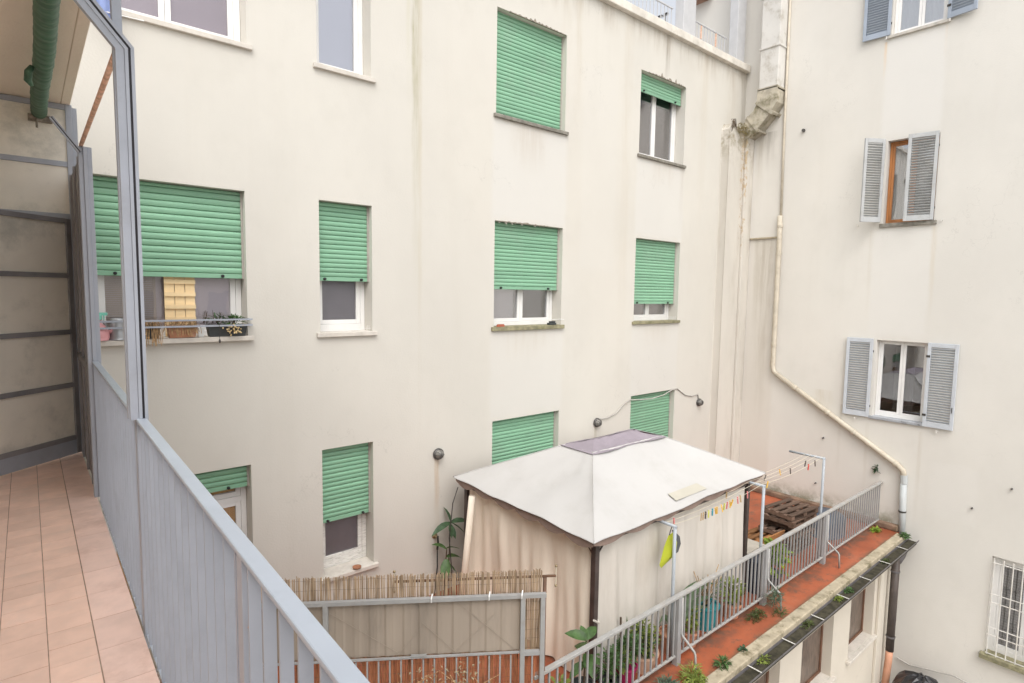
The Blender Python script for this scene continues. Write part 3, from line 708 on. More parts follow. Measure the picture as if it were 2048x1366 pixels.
# white iron grille over the low window
gr = MB().tube([(12.69, 0.98, -4.56), (12.69, 2.0, -4.56)], 0.009, 6).build('window_grille', 'iron_white', B)
for z in (-5.12, -5.27, -5.72, -5.86, -6.2):
    MB().tube([(12.69, 0.98, z), (12.69, 2.0, z)], 0.009, 6).build('crossbar', 'iron_white', gr)
me = MB().tube([(0, 0, -6.28), (0, 0, -4.48)], 0.010, 6).mesh('bar', 'iron_white')
for k in range(8):
    inst(me, 'bar', gr, (12.688, 1.98 - k * 0.128, 0))
m = MB()
for k in range(34):
    m.fbox(FB, 1.15, 1.93, 0.29, 0.297, -6.1 + k * 0.048, -6.1 + k * 0.048 + 0.028)
m.build('venetian_blind', 'blind_grey', B, kind='stuff')
# shallow pilaster joint: pipe seam ledge across the recess
MB().box(12.69, 12.73, 6.03, 6.73, 1.27, 1.31).build('ledge', 'ledge_stone', B, bevel=0.01)
m = MB()
for (y, z) in ((5.66, 3.49), (1.84, -3.21), (5.0, -3.95), (2.35, -3.7), (4.9, -2.95)):
    m.lathe((12.73, y, z), [(0.025 if z > 0 else .014, 0), (0.035 if z > 0 else .018, -0.02), (0.03 if z > 0 else .012, -0.06)], 10, 'X')
m.build('wall_stud', 'lamp_metal', B)
# weed growing out of the wall above the railing end
w_ = MB()
for k in range(26):
    a = rng.uniform(0, 6.28)
    w_.leaf((12.70, 3.88 + rng.uniform(-.03, .03), -3.36 + rng.uniform(-.06, .06)), (-.6, math.cos(a), math.sin(a) + .1), rng.uniform(.05, .1), 0.03, 0.5, rng)
tag(w_.build('wall_weed', 'leaf_dark'), 'small weed growing from a crack in the wall above the end of the terrace railing', 'weed')

# ------------------------------------------------------------------ corner chase and flue duct
fl = thing('flue_duct', 'peeling plastered chimney duct climbing the corner with a mossy elbow', 'duct', (12.3, 6.8, -4.4))
m = MB()
m.prism([(11.78, -4.45), (12.725, -4.45), (12.725, 3.72), (12.3, 3.70), (12.0, 3.60), (11.86, 3.72), (11.78, 3.60)], lambda a, b, k: (a, (6.80, 6.999)[k], b))
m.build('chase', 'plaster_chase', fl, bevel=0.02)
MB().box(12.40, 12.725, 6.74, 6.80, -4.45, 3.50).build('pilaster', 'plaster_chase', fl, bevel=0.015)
EL_ = [(6.12, 4.46), (6.12, 4.13), (6.30, 3.88), (6.56, 3.60), (6.799, 3.46), (6.799, 3.88), (6.62, 4.02), (6.54, 4.16), (6.54, 4.46)]
MB().prism(EL_, lambda a, b, k: ((12.38, 12.72)[k], a, b)).build('elbow', 'duct_mossy', fl, bevel=0.015)
def eband(cy, cz, dy, dz, hl, ht):
    l_ = math.hypot(dy, dz); dy, dz = dy / l_, dz / l_; ny, nz = -dz, dy
    P = [(cy + ny * hl * a + dy * ht * b, cz + nz * hl * a + dz * ht * b) for a, b in ((-1, -1), (1, -1), (1, 1), (-1, 1))]
    return MB().prism(P, lambda a, b, k: ((12.355, 12.724)[k], a, b))
eband(6.37, 4.05, .62, -.78, 0.235, 0.03).build('elbow_band', 'duct_mossy', fl, bevel=0.01)
eband(6.62, 3.75, .8, -.6, 0.22, 0.018).build('elbow_band', 'duct_mossy', fl, bevel=0.01)
for (za, zb) in ((4.38, 5.30), (5.31, 6.35), (6.36, 7.9)):
    MB().box(12.40, 12.725, 6.12, 6.54, za, zb).build('duct_section', 'duct_cement', fl, bevel=0.02)
for z in (4.44, 5.30, 6.35):
    MB().box(12.38, 12.727, 6.10, 6.56, z - 0.022, z + 0.022).build('band', 'duct_cement' if z > 5 else 'duct_mossy', fl, bevel=0.012)
w_ = MB()
for k in range(260):
    a = rng.uniform(0, 6.28)
    p = Vector((11.95 + rng.uniform(0, .6), 6.80 - rng.uniform(0, .14), 3.64 + rng.uniform(-.12, .1)))
    w_.leaf(p, (math.cos(a), math.sin(a) - .4, rng.uniform(.2, 1.2)), rng.uniform(.03, .10), 0.015, 0.9, rng)
o = w_.build('moss_clump', 'dry_moss'); tag(o, 'dry moss and weeds lodged on the elbow of the chimney duct', 'moss'); o['kind'] = 'stuff'
w_ = MB()
for k in range(14):
    w_.tube([(12.0, 6.78, 3.62), (11.88 + rng.uniform(-.07, .07), 6.77, 3.70 + rng.uniform(0, .12)), (11.80 + rng.uniform(-.06, .08), 6.77, 3.6 + rng.uniform(-.1, .25))], 0.004, 4)
tag(w_.build('dry_twigs', 'bark'), 'dry twigs sticking out beside the top of the corner chase', 'twigs')

# ------------------------------------------------------------------ pipes on the right-hand wall
p_ = thing('drain_pipe', 'cream drain pipe running down the corner then slanting across the right wall', 'pipe', (12.65, 6.05, -1.6))
MB().tube([(12.70, 6.10, 7.7), (12.70, 6.07, 3.6), (12.70, 6.04, 1.55)], 0.026, 8).build('upper_pipe', 'pipe_cream', p_, smooth=True)
MB().tube([(12.66, 6.045, 1.75), (12.66, 6.03, 1.2), (12.66, 6.03, -1.56), (12.66, 6.0, -1.66), (12.66, 5.9, -1.74)], 0.05, 10).build('vertical_pipe', 'pipe_cream', p_, smooth=True)
MB().tube([(12.66, 5.96, -1.70), (12.66, 3.50, -3.20), (12.66, 3.42, -3.28), (12.66, 3.40, -3.40)], 0.052, 10).build('slanted_pipe', 'pipe_cream', p_, smooth=True)
for q in (0.17, 0.45, 0.66, 0.97):
    a = Vector((12.66, 5.96, -1.70)).lerp(Vector((12.66, 3.50, -3.20)), q); b = Vector((12.66, 5.96, -1.70)).lerp(Vector((12.66, 3.50, -3.20)), q + .025)
    MB().tube([a, b], 0.06, 10).build('collar', 'pipe_cream', p_, smooth=True)
for z in (0.9, -1.1, 1.5): MB().tube([(12.66, 6.03, z), (12.66, 6.03, z + .05)], 0.058, 10).build('collar', 'pipe_cream', p_)
MB().tube([(12.66, 3.40, -3.36), (12.66, 3.39, -3.52)], 0.062, 10).build('coupling', 'pipe_grey', p_)
MB().tube([(12.66, 3.395, -3.5), (12.66, 3.36, -4.72)], 0.057, 12).build('lower_pipe', 'pipe_grey', p_, smooth=True)
MB().tube([(12.66, 3.385, -4.05), (12.66, 3.384, -4.08)], 0.066, 10).build('clamp', 'iron_dark', p_)
p_ = thing('downpipe', 'dark brown downpipe in the corner below the gutter', 'pipe', (12.4, 3.34, -7.4))
MB().tube([(12.66, 3.33, -4.62), (12.66, 3.33, -4.80), (12.56, 3.335, -4.88), (12.42, 3.35, -4.96)], [0.085, 0.085, 0.085, .08], 12).build('outlet_elbow', 'gutter_metal', p_, smooth=True)
MB().tube([(12.42, 3.36, -4.80), (12.42, 3.36, -6.75)], 0.07, 14).build('pipe', 'pipe_brown', p_, smooth=True)
for z in (-5.15, -6.45): MB().tube([(12.42, 3.36, z), (12.42, 3.36, z - .03)], 0.08, 14).build('clamp', 'gutter_metal', p_)
MB().tube([(12.42, 3.36, -6.70), (12.40, 3.36, -6.95), (12.27, 3.36, -7.5)], 0.062, 14).build('boot', 'pipe_terracotta', p_, smooth=True, label='terracotta coloured pipe foot')

# ------------------------------------------------------------------ annex with the red terrace on top
L = thing('terrace_annex', 'low cream annex with brown frosted windows carrying the red terrace', 'building', (9, 3.5, -7.5))
opsL = [(10.68, 11.82, -6.28, -5.2), (8.78, 9.95, -6.28, -5.2), (6.90, 8.06, -6.28, -5.2)]
wall(FL, 3.4, 12.728, -7.5, -4.62, opsL, 0.26).build('wall', 'plaster_annex', L)
MB().box(3.3, 3.4, 3.5, 7.0, -7.5, -4.62).build('side_wall', 'plaster_annex', L)
for (u0, u1, z0, z1) in opsL:
    w = MB().ring(FL, u0 + .003, u1 - .003, z0 + .003, z1 - .003, 0.05, 0.15, 0.2).build('window', 'frame_rust', L)
    MB().fbox(FL, u0 + .05, u1 - .05, 0.168, 0.176, z0 + .05, z1 - .05).build('pane', M('frosted_brown', (0.125, 0.09, 0.07), 0.3, 0.35, 22, sc=(1, 1, .25), bump=0.4, bscale=40) if 'frosted_brown' not in MATS else 'frosted_brown', w)
    MB().fbox(FL, u0 - .08, u1 + .08, -0.07, 0.0, z0 - .05, z0 + .004).fbox(FL, u0 + .001, u1 - .001, 0, 0.16, z0 - .048, z0 + .006).build('sill', 'sill_pale', w, bevel=0.006)
    room(FL, u0, u1, z0, z1, 0.26, 0.6).build('interior', 'room_dark', w)
MB().box(11.98, 12.30, 3.45, 3.499, -7.5, -4.72).build('pilaster', 'plaster_annex', L, bevel=0.01)
MB().box(3.2, 12.52, 3.255, 3.41, -4.62, -4.455).build('ledge', 'ledge_stone', L, bevel=0.015)
# gutter: open half channel with brackets and muck
def chan(x0, x1, cy, cz, r, t):
    m = MB(); pr = [(r * math.cos(math.pi + math.pi * k / 8), r * math.sin(math.pi + math.pi * k / 8)) for k in range(9)]
    pr += [((r - t) * math.cos(2 * math.pi - math.pi * k / 8), (r - t) * math.sin(2 * math.pi - math.pi * k / 8)) for k in range(9)]
    return m.prism(pr, lambda a, b, k: ((x0, x1)[k], cy + a, cz + b))
gt = chan(3.2, 12.68, 3.168, -4.53, 0.086, 0.006).build('gutter', 'gutter_metal', L)
MB().box(3.2, 12.6, 3.10, 3.236, -4.60, -4.555).build('muck', 'gutter_muck', gt)
me = MB().box(-0.008, 0.008, -0.088, 0.088, 0, 0.005).mesh('bracket', 'iron_white')
for k in range(10): inst(me, 'bracket', gt, (12.0 - k * 0.9, 3.168, -4.528))
# terrace floor and curb along the walls (structure)
poly = [(3.35, 3.40), (12.728, 3.40), (12.728, 6.998), (-1.36, 6.998)]
MB().add([(x, y, -4.47) for x, y in poly] + [(x, y, -4.62) for x, y in poly], [(0, 1, 2, 3), (7, 6, 5, 4), (0, 4, 5, 1), (1, 5, 6, 2), (2, 6, 7, 3), (3, 7, 4, 0)]).build('terrace_floor', 'terrace_paint', kind='structure')
MB().box(12.58, 12.727, 3.42, 6.75, -4.47, -4.36).box(11.0, 12.58, 6.85, 6.997, -4.47, -4.36).build('terrace_curb', 'terrace_curb', kind='structure', bevel=0.02)

# ------------------------------------------------------------------ terrace railing
RY = 3.78
T = thing('terrace_railing', 'pale grey painted railing along the outer edge of the red terrace', 'railing', (8, RY, -4.45))
MB().box(3.50, 12.72, RY - 0.028, RY + 0.028, -3.625, -3.59).build('top_rail', 'rail_top_paint', T, bevel=0.006)
MB().box(3.50, 12.72, RY - 0.015, RY + 0.015, -4.37, -4.345).build('bottom_rail', 'rail_top_paint', T, bevel=0.004)
me = MB().box(-0.009, 0.009, -0.009, 0.009, 0, 0.722).mesh('baluster', 'rail_paint')
for k in range(84): inst(me, 'baluster', T, (3.60 + k * 0.109, RY, -4.346))
me = MB().box(-0.04, 0.04, -0.035, 0.035, 0, 0.845).mesh('post', 'rail_paint')
for x in (5.86, 8.02, 10.08): inst(me, 'post', T, (x, RY, -4.47))
me = MB().tube([(0, -0.035, -3.63), (0.0, -0.04, -4.07), (0.0, -0.055, -4.10), (0.0, -0.22, -4.22), (0.0, -0.235, -4.25), (0.0, -0.25, -4.468)], 0.014, 8).mesh('stay', 'rail_top_paint', smooth=True)
for x in (5.89, 8.05, 10.12): inst(me, 'stay', T, (x, RY, 0))

# ------------------------------------------------------------------ clothes line: three posts with arms, strands
K = thing('clothes_line', 'grey tubular clothes line with three bent posts rising above the terrace railing', 'clothes line', (8, 3.83, -4.4))
for i, (x, zt, yl) in enumerate(((5.80, -2.75, 4.16), (7.97, -2.71, 4.2), (10.02, -2.67, 4.4))):
    pp = MB().tube([(x + .04, 3.85, -4.45), (x, 3.83, zt)], 0.021, 10).build('post', 'line_post', K, smooth=True)
    MB().tube([(x, 3.83 - .02, zt + .0), (x, yl, zt - 0.0)], 0.019, 10).build('arm', 'line_post', K, smooth=True)
def ln(y, z0, z1, z2, sag=0.03):
    P = []
    for (xa, za, xb, zb) in ((5.80, z0, 7.97, z1), (7.97, z1, 10.02, z2)):
        for k in range(13):
            q = k / 12; P.append((xa + (xb - xa) * q, y, za + (zb - za) * q - sag * 4 * q * (1 - q)))
    return P
LINES = [ln(y, -2.735, -2.69, -2.65, s) for y, s in ((3.86, 0.05), (3.95, 0.035), (4.04, 0.04), (4.12, 0.03))]
for P in LINES: MB().tube(P, 0.0028, 4).build('strand', 'rope', K)
def line_z(P, x):
    for a, b in zip(P, P[1:]):
        if a[0] <= x <= b[0] and b[0] > a[0]: return a[2] + (b[2] - a[2]) * (x - a[0]) / (b[0] - a[0])
    return P[0][2]
# pegs: one mesh per colour
def peg_mesh(c):
    m = MB().box(-0.0055, -0.0005, -0.005, 0.005, -0.062, 0.022).box(0.0005, 0.0055, -0.005, 0.005, -0.062, 0.022)
    m.box(-0.007, 0.007, -0.006, 0.006, -0.012, -0.002)
    for i in range(8, 16): pass
    return m.mesh('clothes_peg', c)
PM = {}
order = ['first', 'second', 'third', 'fourth', 'fifth', 'sixth', 'seventh', 'eighth', 'ninth', 'tenth', 'eleventh', 'twelfth', 'thirteenth', 'fourteenth', 'fifteenth']
pegs = [(6.41, 'wood'), (6.46, 'wood'), (6.51, 'dark'), (6.58, 'green'), (6.67, 'blue'), (6.74, 'yellow'), (6.78, 'yellow'), (6.89, 'yellow'), (6.96, 'green'), (7.03, 'pink'), (7.10, 'yellow'), (7.16, 'yellow'), (7.30, 'pink'), (7.37, 'wood'), (7.56, 'pink')]
far = [(8.14, 'yellow', 0, 'yellow clothes peg on the line just past the middle post'), (8.44, 'dark', 2, 'dark clothes peg alone on the stretch past the gazebo corner'), (8.90, 'yellow', 2, 'yellow clothes peg halfway to the far post'),
       (9.06, 'dark', 1, 'dark clothes peg beside the yellow one near the far post'), (9.50, 'red', 0, 'red clothes peg hanging just before the far post'), (9.60, 'dark', 1, 'dark clothes peg behind the red one near the far post'), (9.74, 'dark', 0, 'dark clothes peg nearest to the far post'),
       (5.95, 'pink', 1, 'pink clothes peg above the yellow bag near the first post'), (7.33, 'wood', 2, 'brown clothes peg high on the rear line beside the middle post')]
CN = {'wood': 'wooden', 'dark': 'dark', 'green': 'yellow green', 'blue': 'blue', 'yellow': 'yellow', 'pink': 'pink', 'red': 'red'}
def put_peg(x, c, li, lab):
    me = PM.setdefault(c, peg_mesh('peg_' + c))
    o = bpy.data.objects.new('clothes_peg', me); col.objects.link(o)
    P = LINES[li]
    o.location = (x, P[0][1], line_z(P, x) - 0.004); o.rotation_euler = (rng.uniform(-.25, .25), rng.uniform(-.2, .2), rng.uniform(-.9, .9)); o.scale = (1.5, 1.3, 1.15)
    tag(o, lab, 'clothes peg', 'clothes pegs on the washing lines')
for i, (x, c) in enumerate(pegs): put_peg(x, c, 0, '%s clothes peg, %s from the left in the row in front of the gazebo' % (CN[c], order[i]))
for x, c, li, lab in far: put_peg(x, c, li, lab)
# yellow bag hanging on the first post
bagt = thing('shopping_bag', 'bright yellow green bag hanging from the first clothes line post', 'bag', (5.86, 3.89, -3.2))
m = MB()
prof = [(5.72, -2.86), (5.86, -2.84), (6.02, -2.94), (6.06, -3.08), (5.98, -3.17), (5.66, -3.26), (5.61, -3.2)]
prof = [(5.78, -2.88), (5.90, -2.86), (5.97, -3.02), (5.95, -3.16), (5.66, -3.25), (5.62, -3.20), (5.70, -3.0)]
n = len(prof); cx, cz = 5.82, -3.06
vs = [(x, 3.905, z) for x, z in prof] + [(cx, 3.865, cz - .05)] + [(cx, 3.95, cz)]
m.add(vs, [(i, (i + 1) % n, n) for i in range(n)] + [((i + 1) % n, i, n + 1) for i in range(n)])
m.build('bag_body', 'bag_yellow', bagt)
prof2 = [(5.90, -2.85), (6.03, -2.96), (6.06, -3.06), (6.01, -3.15), (5.95, -3.16), (5.97, -3.02)]
MB().prism(prof2, lambda a, b, k: (a, 3.91 + .03 * k, b)).build('bag_gusset', 'bag_dark', bagt)
MB().tube([(5.80, 3.905, -2.88), (5.82, 3.89, -2.78), (5.85, 3.87, -2.75), (5.87, 3.89, -2.78), (5.88, 3.905, -2.87)], 0.006, 5).build('handle', 'bag_dark', bagt)

# ------------------------------------------------------------------ gazebo
G = thing('gazebo', 'gazebo with white canvas roof, mauve vent cap and beige side curtains on the terrace', 'gazebo', (6.4, 5.3, -4.47))
EX0, EX1, EY0, EY1, EZ = 4.52, 8.42, 3.97, 6.74, -2.655
PX0, PX1, PY0, PY1 = 4.72, 8.05, 4.12, 6.58
CX0, CX1, CY0, CY1, CZ = 5.62, 7.12, 5.0, 5.50, -2.08
def roof_grid(p00, p10, p11, p01, nu, nv, sag, thick=0.006, seed=1):
    """sagging canvas panel between eave edge (p00-p10) and cap edge (p01-p11)"""
    r_ = random.Random(seed); m = MB(); P = [Vector(p) for p in (p00, p10, p11, p01)]
    vs = []
    for j in range(nv + 1):
        for i in range(nu + 1):
            u, v = i / nu, j / nv
            p = P[0].lerp(P[1], u).lerp(P[3].lerp(P[2], u), v)
            s_ = sag * math.sin(math.pi * v) * math.sin(math.pi * u) ** 0.5
            w = 0.008 * math.sin(u * 23 + seed + 3 * v) * (1 - v) ** 2 + r_.uniform(-.003, .003) + 0.008 * math.sin(u * 17 - v * 6 + seed) * math.sin(math.pi * v) + 0.012 * math.sin(u * 9 + 2 * seed) * (1 - v) ** 3 * math.sin(math.pi * u)
            vs.append(p + Vector((0, 0, -s_ + (w if 0 < u < 1 else 0))))
    k = (nu + 1) * (nv + 1)
    fs = [(j * (nu + 1) + i, j * (nu + 1) + i + 1, (j + 1) * (nu + 1) + i + 1, (j + 1) * (nu + 1) + i) for j in range(nv) for i in range(nu)]
    m.add(vs, fs)
    m.add([v - Vector((0, 0, thick)) for v in vs], [tuple(reversed(f)) for f in fs])
    return m
e = [(EX0, EY0, EZ), (EX1, EY0 + .06, EZ), (EX1 - .02, EY1, EZ), (EX0 + .08, EY1, EZ)]
c = [(CX0, CY0, CZ), (CX1, CY0, CZ), (CX1, CY1, CZ), (CX0, CY1, CZ)]
for i, s_ in enumerate((0.07, 0.055, 0.07, 0.055)):
    j = (i + 1) % 4
    roof_grid(e[i], e[j], c[j], c[i], 26, 10, s_, seed=i + 1).build('roof_panel', 'canvas_white', G, smooth=True)
for i in range(4):
    a, b = Vector(e[i]), Vector(c[i])
    MB().tube([a.lerp(b, k / 8) + Vector((0, 0, .002)) for k in range(9)], 0.007, 5).build('seam', 'canvas_white', G, smooth=True)
# light border strip along the eaves and the repair patch, standing just proud
def on_front(u, v, dz=0.007):
    p = Vector(e[0]).lerp(Vector(e[1]), u).lerp(Vector(c[0]).lerp(Vector(c[1]), u), v)
    return p + Vector((0, 0, dz - 0.07 * math.sin(math.pi * v) * math.sin(math.pi * u) ** 0.5 + 0.014))
m = MB(); N = 14
vs = []
for j in range(3):
    for i in range(N + 1): vs.append(on_front(0.43 + 0.20 * i / N, 0.10 + 0.065 * j, 0.004))
m.add(vs, [(j * (N + 1) + i, j * (N + 1) + i + 1, (j + 1) * (N + 1) + i + 1, (j + 1) * (N + 1) + i) for j in range(2) for i in range(N)])
m.build('repair_patch', 'canvas_patch', G, smooth=True)
# cap
m = MB(); ex = 0.05
q = [(CX0 - ex, CY0 - ex, CZ - 0.012), (CX1 + ex, CY0 - ex, CZ - 0.012), (CX1 + ex, CY1 + ex, CZ - .012), (CX0 - ex, CY1 + ex, CZ - .012)]
r0, r1 = Vector((CX0 + .28, 5.25, CZ + 0.075)), Vector((CX1 - .28, 5.25, CZ + 0.075))
N = 16; vs = []
rr_ = random.Random(3)
for side in (0, 1):
    a, b = (Vector(q[0]), Vector(q[1])) if side == 0 else (Vector(q[3]), Vector(q[2]))
    for j in range(6):
        for i in range(N + 1):
            u, v = i / N, j / 5
            p = a.lerp(b, u).lerp(r0.lerp(r1, u), v)
            p.z += 0.012 * math.sin(u * 14 + v * 3 + side) * math.sin(math.pi * v) + rr_.uniform(-.003, .003) - .02 * math.sin(math.pi * v)
            if j == 0: p.y += 0.02 * math.sin(u * 9) * (1 if side else -1)
            vs.append(p)
fs = []
for side in (0, 1):
    o_ = side * 6 * (N + 1)
    for j in range(5):
        for i in range(N):
            f = (o_ + j * (N + 1) + i, o_ + j * (N + 1) + i + 1, o_ + (j + 1) * (N + 1) + i + 1, o_ + (j + 1) * (N + 1) + i)
            fs.append(f if side == 0 else tuple(reversed(f)))
m.add(vs, fs)
m.add([q[0], r0, q[3]], [(0, 1, 2)]); m.add([q[1], q[2], r1], [(0, 1, 2)])
m.build('vent_cap', 'canvas_mauve', G, smooth=False)
# scalloped valances
def valance(a, b, n, drop):
    a, b = Vector(a), Vector(b); m = MB(); top = []; bot = []
    S = 8
    for i in range(n * S + 1):
        q = i / (n * S); p = a.lerp(b, q); ph = (i % S) / S
        top.append(p); bot.append(p + Vector((0, 0, -drop * (0.45 + 0.55 * math.sin(math.pi * ph)))))
    k = len(top); t = (b - a).normalized(); nrm = Vector((t.y, -t.x, 0)) * 0.004
    m.add(top + bot, [(i, i + 1, k + i + 1, k + i) for i in range(k - 1)])
    m.add([p + nrm for p in top] + [p + nrm for p in bot], [(k + i, k + i + 1, i + 1, i) for i in range(k - 1)])
    return m
ins = 0.03
valance((EX0 + ins, EY0 + ins, EZ - .008), (EX1 - ins, EY0 + .06 + ins, EZ - .008), 7, 0.085).build('valance', 'canvas_brown', G)
valance((EX0 + .08 + ins, EY1 - ins, EZ - .008), (EX0 + ins, EY0 + ins, EZ - .008), 6, 0.11).build('valance', 'canvas_brown', G)
valance((EX1 - ins, EY0 + .06 + ins, EZ - .008), (EX1 - .02 - ins, EY1 - ins, EZ - .008), 6, 0.09).build('valance', 'canvas_brown', G)
for (x, y) in ((PX0, PY0), (PX1, PY0), (PX1, PY1), (PX0 + .02, PY1)):
    MB().box(x - 0.035, x + 0.035, y - 0.035, y + 0.035, -4.47, EZ - 0.10).build('pole', 'pole_brown', G, bevel=0.006)
for (a, b) in (((PX0, PY0), (PX1, PY0)), ((PX1, PY0), (PX1, PY1)), ((PX1, PY1), (PX0, PY1)), ((PX0, PY1), (PX0, PY0))):
    MB().bar((a[0], a[1], EZ - .115), (b[0], b[1], EZ - .115), 0.03, 0.03).build('beam', 'pole_brown', G)
for (x, y, cx_, cy_) in ((PX0, PY0, CX0, CY0), (PX1, PY0, CX1, CY0), (PX1, PY1, CX1, CY1), (PX0, PY1, CX0, CY1)):
    MB().bar((x, y, EZ - .12), (cx_, cy_, CZ - .06), 0.025, 0.025).build('rafter', 'pole_brown', G)
for (dx, dy) in ((0.16, 0), (0, 0.16)):
    MB().bar((PX0 + dx, PY0 + dy, EZ - .12), (PX0, PY0, EZ - .28), 0.014, 0.014).build('brace', 'pole_brown', G)
def curtain(P, n, z0, z1, amp, seed, mat, hem=None):
    r_ = random.Random(seed); a, b = Vector(P[0]), Vector(P[1]); t = (b - a).normalized(); nr = Vector((t.y, -t.x, 0))
    NV = 14; m = MB(); vs = []
    ph = [r_.uniform(0, 6) for _ in range(4)]; L_ = (b - a).length
    for j in range(NV + 1):
        v = j / NV
        for i in range(n + 1):
            u = i / n; s_ = u * L_
            w = math.sin(s_ * 17 + ph[0]) * 0.45 + math.sin(s_ * 9.3 + ph[1] + v) * 0.6 + math.sin(s_ * 31 + ph[2] + 2 * v) * 0.22 + math.sin(v * 5 + s_ * 4 + ph[3]) * .35
            w *= amp * (0.35 + 0.65 * (1 - v) + 0.15 * math.sin(v * 9 + s_ * 2))
            zb = z0 + (hem(u) if hem else 0)
            p = a.lerp(b, u) + nr * w
            p.z = zb + (z1 - zb) * v
            vs.append(p)
    fs = [(j * (n + 1) + i, j * (n + 1) + i + 1, (j + 1) * (n + 1) + i + 1, (j + 1) * (n + 1) + i) for j in range(NV) for i in range(n)]
    m.add(vs, fs); k = len(vs)
    m.add([p + nr * -0.004 for p in vs], [tuple(reversed(f)) for f in fs])
    return m.build('curtain', mat, G, smooth=True)
curtain(((PX0, PY1 - .10, 0), (PX0, PY0 + .05, 0)), 100, -4.44, EZ - .10, 0.05, 4, 'canvas_lifted')
curtain(((PX0 + .06, PY0, 0), (6.42, PY0, 0)), 70, -4.44, EZ - .10, 0.05, 5, 'canvas_dimmed', hem=lambda u: 0.0 + 0.35 * max(0, u - .55))
curtain(((6.40, PY0 + .012, 0), (PX1 - .06, PY0 + .012, 0)), 70, -4.38, EZ - .10, 0.045, 6, 'canvas_dimmed', hem=lambda u: 0.12 * (1 - u))
MB().tube([(PX0 - .04, PY0 - .04, -3.62), (PX0 + .04, PY0 - .045, -3.68), (PX0 + .045, PY0 + .05, -3.60)], 0.014, 6).build('tie_back', 'canvas_dimmed', G)
# roll leaning on the back left pole
tag(MB().tube([(4.58, 6.25, -2.80), (4.45, 6.32, -4.46)], 0.045, 12).build('leaning_roll', 'canvas_lifted', smooth=True), 'pale rolled pole leaning against the rear left corner of the gazebo', 'pole')
tag(MB().tube([(4.6, 6.62, -2.78), (4.52, 6.63, -3.0), (4.47, 6.64, -3.5), (4.52, 6.64, -4.05), (4.56, 6.62, -4.4)], 0.008, 6).build('hanging_cable', 'iron_dark', smooth=True), 'dark cable looping down beside the rear left gazebo pole', 'cable')

# ------------------------------------------------------------------ privacy fence (diagonal) with sheet panels and reed mats
P0 = Vector((3.53, 3.70, 0)); D = Vector((-0.829, 0.559, 0)).normalized(); NF = Vector((0.559, 0.829, 0)).normalized()  # NF points away from the camera
def FP(s_, d, z): p = P0 + D * s_ + NF * d; return (p.x, p.y, z)
class FB_:
    pass
def fbar(m, s0, s1, d0, d1, z0, z1):
    vs = [FP(s, d, z) for z in (z0, z1) for s, d in ((s0, d0), (s1, d0), (s1, d1), (s0, d1))]
    return m.add(vs, [(0, 3, 2, 1), (4, 5, 6, 7), (0, 1, 5, 4), (1, 2, 6, 5), (2, 3, 7, 6), (3, 0, 4, 7)])
SF = 4.6
Fz = thing('privacy_fence', 'grey metal fence with corrugated sheet panels closing the near end of the terrace', 'fence', tuple(FP(1.5, 0, -4.47)))
fbar(MB(), -0.03, SF, -0.02, 0.02, -2.79, -2.755).build('top_rail', 'fence_frame', Fz)
fbar(MB(), 0.19, SF, -0.012, 0.012, -3.322, -3.308).build('middle_rail', 'fence_frame', Fz)
fbar(MB(), 0.0, 0.17, -0.018, 0.018, -3.345, -3.305).build('middle_rail', 'fence_frame', Fz)
fbar(MB(), 0.0, SF, -0.015, 0.015, -4.40, -4.375).build('bottom_rail', 'fence_frame', Fz)
for s_ in (0.0, 0.185, 1.95, 3.7): fbar(MB(), s_ - .022, s_ + .022, -0.021, 0.021, -4.47, -2.757).build('post', 'fence_frame', Fz, bevel=0.004)
me = MB()
fbar(me, -0.007, 0.007, -0.007, 0.007, 0, 1.04)
me.v = [tuple(Vector(v) - P0) for v in me.v]
me = me.mesh('baluster', 'fence_frame')
for k in range(44):
    s_ = 0.09 + k * 0.1
    inst(me, 'baluster', Fz, FP(s_, 0, -4.376))
def sheet(s0, s1, d):
    m = MB(); n = int((s1 - s0) / 0.02); top = []; NZ = 2
    vs = []
    for i in range(n + 1):
        s_ = s0 + (s1 - s0) * i / n
        w = d + 0.005 * (1 if (int((s_) / 0.075) % 2) else -1) * (0.6 + .4 * math.sin(s_ * 40))
        for z in (-3.31, -2.785): vs += [FP(s_, w, z), FP(s_, w + 0.002, z)]
    for i in range(n):
        a = i * 4; m.f += [(a, a + 4, a + 6, a + 2), (a + 1, a + 3, a + 7, a + 5)]
    m.v = [tuple(v) for v in vs]
    return m.build('sheet_panel', 'sheet_grey', Fz)
sheet(0.21, 1.14, 0.028); sheet(1.12, 2.25, 0.032); sheet(2.24, 3.4, 0.028); sheet(3.39, SF, 0.032)
m = MB()
for (s0, z0, s1, z1) in ((0.25, -3.29, 0.80, -2.80), (0.45, -2.95, 0.80, -3.29), (0.80, -3.29, 1.10, -3.0), (1.32, -3.29, 1.12, -3.05), (1.32, -3.27, 1.95, -2.85)):
    m.bar(FP(s0, 0.013, z0), FP(s1, 0.013, z1), 0.003, 0.003)
m.build('cross_wire', 'sheet_grey', Fz)
for s_, t_ in ((1.02, .05), (0.50, .03), (.2, .04)): MB().tube([FP(s_, -.022, -2.79), FP(s_, -.03, -2.755), FP(s_ - .01, 0.0, -2.72)], 0.007, 5).build('cable_tie', 'white_plastic', Fz)
fbar(MB(), 1.06, 1.2, -0.02, -0.016, -3.30, -3.275).build('tag_strip', 'fence_frame', Fz)
